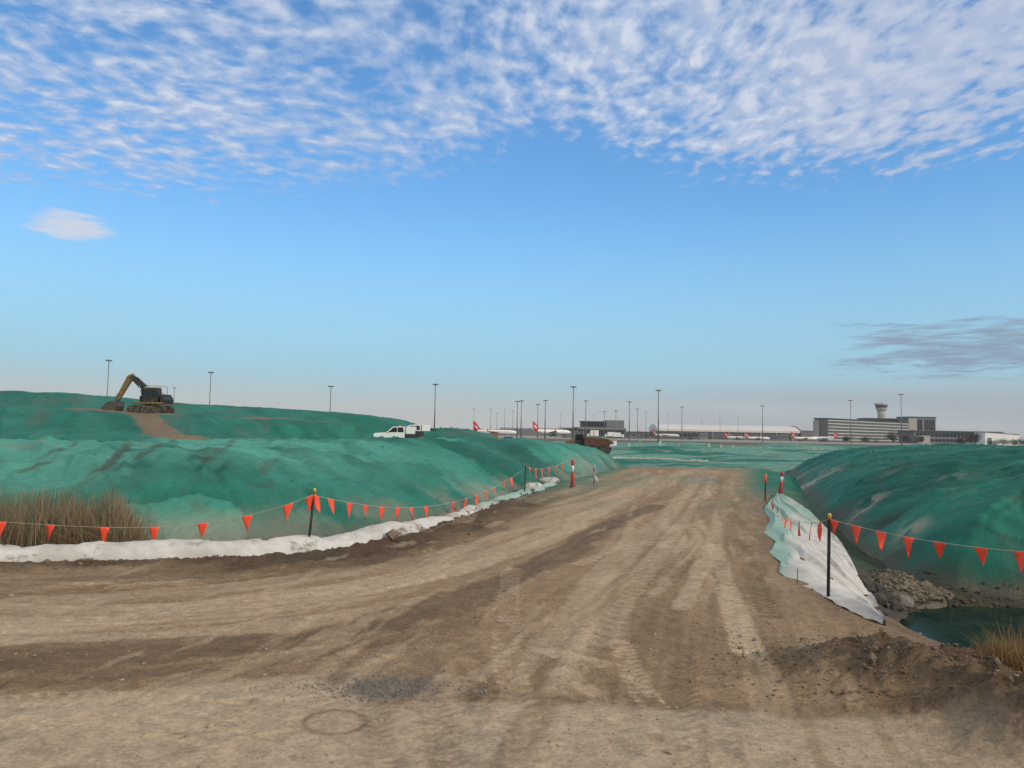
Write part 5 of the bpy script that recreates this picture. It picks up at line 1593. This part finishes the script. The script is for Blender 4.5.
b = MB(); lathe(b, [(6.4 * k, H - 3.0 * k), (6.6 * k, H - 2.2 * k), (6.1 * k, H - 1.2 * k), (4.2 * k, H - .8 * k)]); rf = b.build('roof', M_CONC, t)
b = MB(); b.tube([(0, 0, H - 1), (0, 0, H + 2.0 * k)], .35, 6); b.build('antenna', M_GALV, rf)
# office blocks right
y = 1020
t, L = bld('office_tower', 908.5, 936, y, 'squat office block with tall glazing and a dark roof right of the car park', 'office block')
k = L / 27.5; h = zt(922, 417.6, y)
b = MB(); b.box((0, 15, h / 2), (L, 30, h)); b.build('wall', M_MCONC, t)
b = MB(); b.box((-L / 2 + 4 * k, -.5, h * .48), (8 * k, 1.2, h * .96)); b.build('side_wing', M_CONC, t)
b = MB(); b.box((0, 15, h + .6), (L + 2, 32, 1.3)); b.build('roof', M_DCONC, t)
face_windows(t, -L / 2 + 9 * k, -L / 2 + 14 * k, -.1, h * .3, h * .92, 2, M_GLASS, gap=.15)
face_windows(t, -L / 2 + 16 * k, L / 2 - 1 * k, -.1, h * .3, h * .92, 5, M_GLASS, gap=.22)
y = 900
t, L = bld('low_terminal', 914, 1002, y, 'long low terminal with a thin dark roof and strip windows at the right', 'terminal')
k = L / 88.0; h = zt(955, 431.6, y)
b = MB(); b.box((0, 18, h / 2), (L, 36, h)); b.build('wall', M_MCONC, t)
b = MB(); b.box((0, 17, h + .35), (L + 3, 40, .8)); b.build('roof', M_DCONC, t)
for z0, z1 in ((.18, .40), (.55, .85)):
    face_windows(t, -L / 2 + 2, L / 2 - 30 * k, -.08, h * z0, h * z1, 15, M_GLASS, gap=.18)
b = MB(); b.box((-L / 2 + 2 * k + 7, -2.5, h * .33), (14, 5, h * .62)); b.build('entrance_wing', M_CONC, t)
y = 850
t, L = bld('white_shed', 985, 1019, y, 'plain white shed at the far right behind the hedge', 'shed')
h = zt(1000, 432.6, y); h2 = zt(1000, 434.5, y)
b = MB(); b.prism([(-L / 2, 0), (-L / 2, h), (L / 2, h2), (L / 2, 0)], 'y', 0, 20); b.build('wall', M_WHITE, t)
b = MB(); b.prism([(-L / 2 - .5, h + .05), (L / 2 + .5, h2 + .05), (L / 2 + .5, h2 + .6), (-L / 2 - .5, h + .6)], 'y', -.6, 20.6); b.build('roof', M_DCONC, t)
b = MB(); b.box((-L / 2 + 5, -.05, h * .3), (5, .2, h * .55)); b.build('roller_door', M_MCONC, t)
# distant industrial roofs behind the left aircraft
for (u0, u1, v, y, nm, lab) in ((500, 560, 429.3, 1150, 'distant_shed', 'long faint grey shed behind the two left airliners'), (556, 586, 430, 1250, 'distant_shed', 'faint low shed behind the gate building'), (700, 757, 428.5, 1400, 'distant_shed', 'faint dark shed behind the long white hall')):
    t, L = bld(nm, u0, u1, y, lab, 'shed'); h = zt((u0 + u1) / 2, v, y)
    b = MB(); b.box((0, 15, h / 2), (L, 30, h)); b.build('wall', M_MCONC, t)
    b = MB(); b.prism([(-1, h), (15, h + 2.2), (31, h)], 'x', -L / 2 - .5, L / 2 + .5); b.build('roof', M_GREYP, t)

# ------------------------------------------------------------------ trees
def mat_leaf(name, a, c):
    m, nt, b = new_mat(name)
    at_ = nt.node('ShaderNodeAttribute', attribute_name='tone').outputs['Fac']
    nt.put(b.inputs['Base Color'], nt.mix(at_, a, c)); b.inputs['Roughness'].default_value = .7; b.inputs['Specular IOR Level'].default_value = .2
    return m
M_LEAF = mat_leaf('dark_leaves', (.014, .024, .012), (.040, .055, .027))
def tree(loc, h, w_, label, seed, cat='tree', group=None, name='tree'):
    rs = np.random.RandomState(seed)
    t = empty(name, loc, 0, label, cat, group)
    b = MB(); b.tube([(0, 0, -.5), (.1, 0, h * .25), (0, .1, h * .55)], [h * .035, h * .026, h * .014], 8)
    for i in range(5):
        an = rs.uniform(0, 6.28); b.tube([(0, 0, h * .25), (math.cos(an) * w_ * .18, math.sin(an) * w_ * .18, h * .45), (math.cos(an) * w_ * .33, math.sin(an) * w_ * .33, h * .65)], [h * .016, h * .011, h * .006], 6)
    b.build('trunk', M_BARK, t)
    nc_ = 16; cs = []
    for i in range(nc_):
        an = rs.uniform(0, 6.28); r = rs.uniform(0, .36) * w_; zz = rs.uniform(.34, .86) * h
        cs.append((math.cos(an) * r, math.sin(an) * r, zz, rs.uniform(.13, .22) * w_))
    V = []; Fq = []; tn = []
    for (cx, cy, cz, r) in cs:
        tone = rs.uniform(.1, .8)
        for i in range(110):
            d = rs.normal(size=3); d /= np.linalg.norm(d); rad = r * rs.uniform(.55, 1.1)
            p = np.array([cx, cy, cz]) + d * rad * np.array([1, 1, .8])
            a_ = rs.normal(size=3); a_ /= np.linalg.norm(a_); b2 = np.cross(a_, d); b2 /= np.linalg.norm(b2) + 1e-6
            s = h * rs.uniform(.022, .045); k = len(V)
            V += [p - a_ * s, p - b2 * s * .6, p + a_ * s, p + b2 * s * .6]; Fq.append((k, k + 1, k + 2, k + 3))
            tn += [min(1, max(0, tone + rs.uniform(-.2, .2)))] * 4
    mesh_np('crown', V, Fq, M_LEAF, t, smooth=False, attrs={'tone': np.array(tn)})
    return t
def tree_at(u, vtop, wpx, y, label, seed, **kw):
    p = aty(u, vtop, y); z0 = GZ - .1
    return tree((p.x, y, z0), p.z - z0, wpx * y / F, label, seed, **kw)
tree_at(975, 432.5, 22, 700, 'broad dark tree before the low terminal', 1)
tree_at(961, 437, 12, 690, 'small dark tree left of the broad tree before the low terminal', 2)
tree_at(846, 435, 13, 760, 'small tree before the left corner of the striped car park', 3)
tree_at(866, 436.5, 12, 760, 'low rounded tree before the middle of the striped car park', 4)
tree_at(893, 432, 17, 780, 'taller dark tree before the right half of the striped car park', 5)
tree_at(907, 436, 12, 770, 'small dark tree before the right end of the striped car park', 6)
tree_at(921, 436, 13, 770, 'small dark tree below the squat office block', 7)
for i, (u, v, w_) in enumerate([(992, 440.3, 16), (1003, 439.2, 17), (1014, 438.8, 17), (1026, 438.5, 18), (1040, 438, 18)]):
    tree_at(u, v, w_, 640 + i * 4, 'dark bushy tree in the clipped row before the white shed', 20 + i, group='row of dark trees before the white shed')
# far tree line to the horizon
def treeline():
    rs = np.random.RandomState(9); V = []; Fq = []; tn = []
    for i in range(5200):
        x = rs.uniform(-1500, 2300); y = 1900 + rs.uniform(0, 120)
        H = 7 + 8 * vnoise(np.array([x * .012]), np.array([0.0]), 91)[0] + rs.uniform(-1, 2)
        z_ = GZ + rs.uniform(0, 1) * H; s = rs.uniform(1.6, 3.4); k = len(V)
        a_ = rs.uniform(-.6, .6); dx_, dy_ = math.cos(a_) * s, math.sin(a_) * s
        V += [(x - dx_, y - dy_, z_ - s * .5), (x + dx_, y + dy_, z_ - s * .5), (x + dx_ * .7, y + dy_, z_ + s * .7), (x - dx_ * .7, y - dy_, z_ + s * .7)]
        Fq.append((k, k + 1, k + 2, k + 3)); tn += [rs.uniform(0, 1)] * 4
    return mesh_np('treeline', V, Fq, M_LEAF, smooth=False, attrs={'tone': np.array(tn)})
tag(treeline(), 'far-off dark belt of trees along the horizon', 'treeline', kind='stuff')
SKY_TINT = (.95, 1.50, 1.88); SKY_LOW = (3.0, 4.95, 6.0); SKY_PALE_L = (5.0, 4.75, 4.4); SKY_PALE_R = (4.2, 4.25, 4.25)
CLOUD_EDGE = (3.7, 4.7, 6.6); CLOUD_CORE = (6.7, 7.0, 7.7); CLOUD_SHADE = (4.1, 4.8, 6.3); CLOUD_GREY = (4.4, 4.9, 6.2); CLOUD_LOW = (2.4, 3.15, 4.2); CLOUD_BANK = (3.4, 3.65, 4.1); CLOUD_PUFF = (5.6, 6.0, 6.9)
CLOUD_FILL = (7.4, 6.8, 6.0)  # unseen warm cloud, added to balance the sky's ambient light
SUN_E = 2.0; SUN_ANGLE = 6; HAZE = 0.00008; EXPO = 0.16
# ------------------------------------------------------------------ sky, sun, air
SUN_AZ = R(128); SUN_EL = R(24)
w = bpy.data.worlds.new('World'); SC.world = w; w.use_nodes = True
nt = NT(w.node_tree)
bg = w.node_tree.nodes['Background']
sky = nt.node('ShaderNodeTexSky', sky_type='NISHITA')
sky.sun_disc = False; sky.sun_elevation = SUN_EL; sky.sun_rotation = SUN_AZ
sky.altitude = 0; sky.air_density = 1.0; sky.dust_density = 0.6; sky.ozone_density = 1.6
g = nt.node('ShaderNodeTexCoord').outputs['Generated']
s = nt.node('ShaderNodeSeparateXYZ', {'Vector': g})
dx, dy, dz = s.outputs[0], s.outputs[1], s.outputs[2]
hor = nt.math('SQRT', nt.math('ADD', nt.math('MULTIPLY', dx, dx), nt.math('MULTIPLY', dy, dy)))
el = nt.math('DIVIDE', dz, hor)
az = nt.math('ARCTAN2', dx, dy)
zc = nt.math('MAXIMUM', dz, .03)
qx = nt.math('DIVIDE', dx, zc); qy = nt.math('DIVIDE', dy, zc)
base = sky.outputs[0]
# low grey band and the pale air near the horizon
clear = nt.mix(1.0, base, SKY_TINT, 'MULTIPLY')
lf = nt.mr(az, -.65, .25, .80, 1.0)
clear = nt.mix(1.0, clear, nt.node('ShaderNodeCombineColor', {'Red': lf, 'Green': lf, 'Blue': lf}).outputs[0], 'MULTIPLY')
pale = nt.mix(nt.mr(az, -.45, .55, 0, 1, 'LINEAR'), SKY_PALE_L, SKY_PALE_R)
clear = nt.mix(nt.mr(el, .02, .34, .95, 0), clear, SKY_LOW)
clear = nt.mix(nt.mr(el, .005, .095, .92, 0), clear, pale)
# altocumulus sheet: lower rim as a function of azimuth
rim = nt.node('ShaderNodeFloatCurve')
cv = rim.mapping.curves[0]
pts = [(0, .215), (.14, .225), (.25, .25), (.40, .29), (.49, .345), (.56, .365), (.66, .32), (.78, .295), (.95, .31), (1, .32)]
cv.points[0].location = pts[0]; cv.points[1].location = pts[-1]
for pnt in pts[1:-1]: cv.points.new(*pnt)
rim.mapping.update()
nt.put(rim.inputs['Value'], nt.mr(az, -.7, .7, 0, 1, 'LINEAR'))
q = nt.xyz(qx, qy, 0.0)
wv = nt.node('ShaderNodeTexNoise', {'Vector': q, 'Scale': 1.7, 'Detail': 3.0, 'Roughness': .5})
warp = nt.node('ShaderNodeVectorMath', {0: wv.outputs['Color'], 1: (.5, .5, .5)}, operation='SUBTRACT').outputs[0]
warp = nt.node('ShaderNodeVectorMath', {0: warp, 'Scale': .16}, operation='SCALE').outputs[0]
qw = nt.node('ShaderNodeVectorMath', {0: q, 1: warp}, operation='ADD').outputs[0]
big = nt.noise(qw, 1.55, 4, .55)
leftness = nt.mr(az, -.5, .12, 1, 0)
def lumps(v):
    cell = nt.noise(nt.mapping(v, (1.15, .70, 1), (0, 0, R(-10))), 14.0, 6, .52)
    rip = nt.noise(nt.mapping(v, (.85, .92, 1), (0, 0, R(9))), 14.0, 5, .50)
    wisp = nt.noise(nt.mapping(v, (1.2, .7, 1), (0, 0, R(-10))), 4.6, 8, .6)
    c_ = nt.math('ADD', nt.math('MULTIPLY', rip, leftness), nt.math('MULTIPLY', cell, nt.math('SUBTRACT', 1, leftness)))
    return nt.math('ADD', nt.math('MULTIPLY', c_, .80), nt.math('MULTIPLY', wisp, .30))
lump0 = lumps(qw)
lump1 = lumps(nt.node('ShaderNodeVectorMath', {0: qw, 1: (.020, -.045, 0)}, operation='ADD').outputs[0])
relief = nt.mr(nt.math('SUBTRACT', lump0, lump1), -.13, .13)
cells = lump0
edge = nt.math('SUBTRACT', el, nt.math('ADD', rim.outputs[0], nt.math('MULTIPLY', nt.math('SUBTRACT', big, .5), .20)))
cov = nt.mr(edge, -.035, .10)
gap = nt.math('MULTIPLY', nt.math('SUBTRACT', big, .5), .55)
dens = nt.math('ADD', lump0, gap)
rightness = nt.mr(az, -.25, .35, -.015, .085)
thr = nt.math('SUBTRACT', nt.math('ADD', nt.math('MULTIPLY', nt.math('SUBTRACT', 1, cov), .40), .475), rightness)
cl = nt.mr(nt.math('SUBTRACT', dens, thr), -.065, .165)
cl = nt.math('MULTIPLY', cl, nt.mr(cov, 0, .25))
thick = nt.mr(nt.math('SUBTRACT', dens, thr), .06, .32)
ccol = nt.mix(thick, CLOUD_EDGE, nt.mix(relief, CLOUD_SHADE, CLOUD_CORE))
ccol = nt.mix(nt.math('MULTIPLY', nt.mr(az, .15, .6), .65), ccol, CLOUD_GREY)
c1 = nt.mix(nt.math('MULTIPLY', cl, .86), clear, ccol)
# warm cloud fill added overhead and behind, out of view, to neutralise blue ambient
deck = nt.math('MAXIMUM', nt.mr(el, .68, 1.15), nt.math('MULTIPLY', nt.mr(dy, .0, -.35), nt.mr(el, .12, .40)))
c1 = nt.mix(nt.math('MULTIPLY', deck, nt.mr(nt.math('ADD', big, nt.math('MULTIPLY', cells, .4)), .3, .6, .70, 1.0)), c1, CLOUD_FILL)
# lone small puff under the sheet on the left, and streaks of grey cloud low on the right
ae = nt.xyz(nt.math('MULTIPLY', az, 9.0), nt.math('MULTIPLY', el, 78.0), 0.0)
strk = nt.math('ADD', nt.noise(ae, 1.0, 9, .66, .5), nt.math('MULTIPLY', nt.math('SUBTRACT', nt.noise(nt.xyz(nt.math('MULTIPLY', az, 26.0), nt.math('MULTIPLY', el, 190.0), 5.0), 1.0, 6, .6), .5), .5))
sm1 = nt.math('MULTIPLY', nt.mr(az, .33, .50), nt.math('MULTIPLY', nt.mr(el, .055, .095), nt.mr(el, .165, .115)))
st = nt.mr(nt.math('ADD', strk, nt.math('MULTIPLY', nt.math('SUBTRACT', sm1, .78), .34)), .385, .62)
st = nt.math('MULTIPLY', st, nt.mr(sm1, 0, .35))
c1 = nt.mix(nt.math('MULTIPLY', st, .95), c1, CLOUD_LOW)
bank = nt.math('MULTIPLY', nt.mr(az, -.10, .55), nt.mr(el, .085, .03))
bank = nt.math('MULTIPLY', bank, nt.mr(nt.noise(nt.xyz(nt.math('MULTIPLY', az, 3.0), nt.math('MULTIPLY', el, 45.0), 3.0), 1.0, 5, .55), .28, .62))
c1 = nt.mix(nt.math('MULTIPLY', bank, .85), c1, CLOUD_BANK)
pu = nt.math('ADD', nt.math('POWER', nt.math('DIVIDE', nt.math('ADD', az, .545), .036), 2), nt.math('POWER', nt.math('DIVIDE', nt.math('SUBTRACT', el, .230), .015), 2))
puf = nt.mr(nt.math('SUBTRACT', nt.math('ADD', pu, 0), nt.math('MULTIPLY', nt.math('SUBTRACT', strk, .5), 5.5)), .0, 1.9, 1, 0)
c1 = nt.mix(nt.math('MULTIPLY', puf, .9), c1, CLOUD_PUFF)
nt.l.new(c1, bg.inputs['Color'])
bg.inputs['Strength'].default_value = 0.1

sl = bpy.data.lights.new('sun', 'SUN'); so = bpy.data.objects.new('sun', sl); C.objects.link(so)
sl.energy = SUN_E; sl.angle = R(SUN_ANGLE); sl.color = (1.0, .88, .72)
sd = Vector((math.sin(SUN_AZ) * math.cos(SUN_EL), math.cos(SUN_AZ) * math.cos(SUN_EL), math.sin(SUN_EL)))
so.rotation_euler = sd.to_track_quat('Z', 'Y').to_euler()
so.location = (30, -30, 60)

if HAZE > 0:
    m = bpy.data.materials.new('haze'); m.use_nodes = True
    n = m.node_tree.nodes; n.remove(n['Principled BSDF'])
    pv = n.new('ShaderNodeVolumePrincipled')
    pv.inputs['Color'].default_value = (.90, .93, .97, 1); pv.inputs['Density'].default_value = HAZE; pv.inputs['Anisotropy'].default_value = 0.0
    m.node_tree.links.new(pv.outputs[0], n['Material Output'].inputs['Volume'])
    hb = MB(); hb.box((0, 0, (72 - 7) / 2), (6000, 6000, 79))
    tag(hb.build('haze', m), 'thin pale haze lying over the whole site', kind='stuff')

SC.view_settings.view_transform = 'Standard'; SC.view_settings.look = 'None'
SC.view_settings.exposure = EXPO; SC.view_settings.gamma = 1.0
SC.view_settings.use_curve_mapping = False
SC.render.engine = 'CYCLES'
SC.cycles.use_denoising = True
SC.cycles.max_bounces = 6; SC.cycles.diffuse_bounces = 3; SC.cycles.volume_bounces = 0
SC.cycles.caustics_reflective = False; SC.cycles.caustics_refractive = False
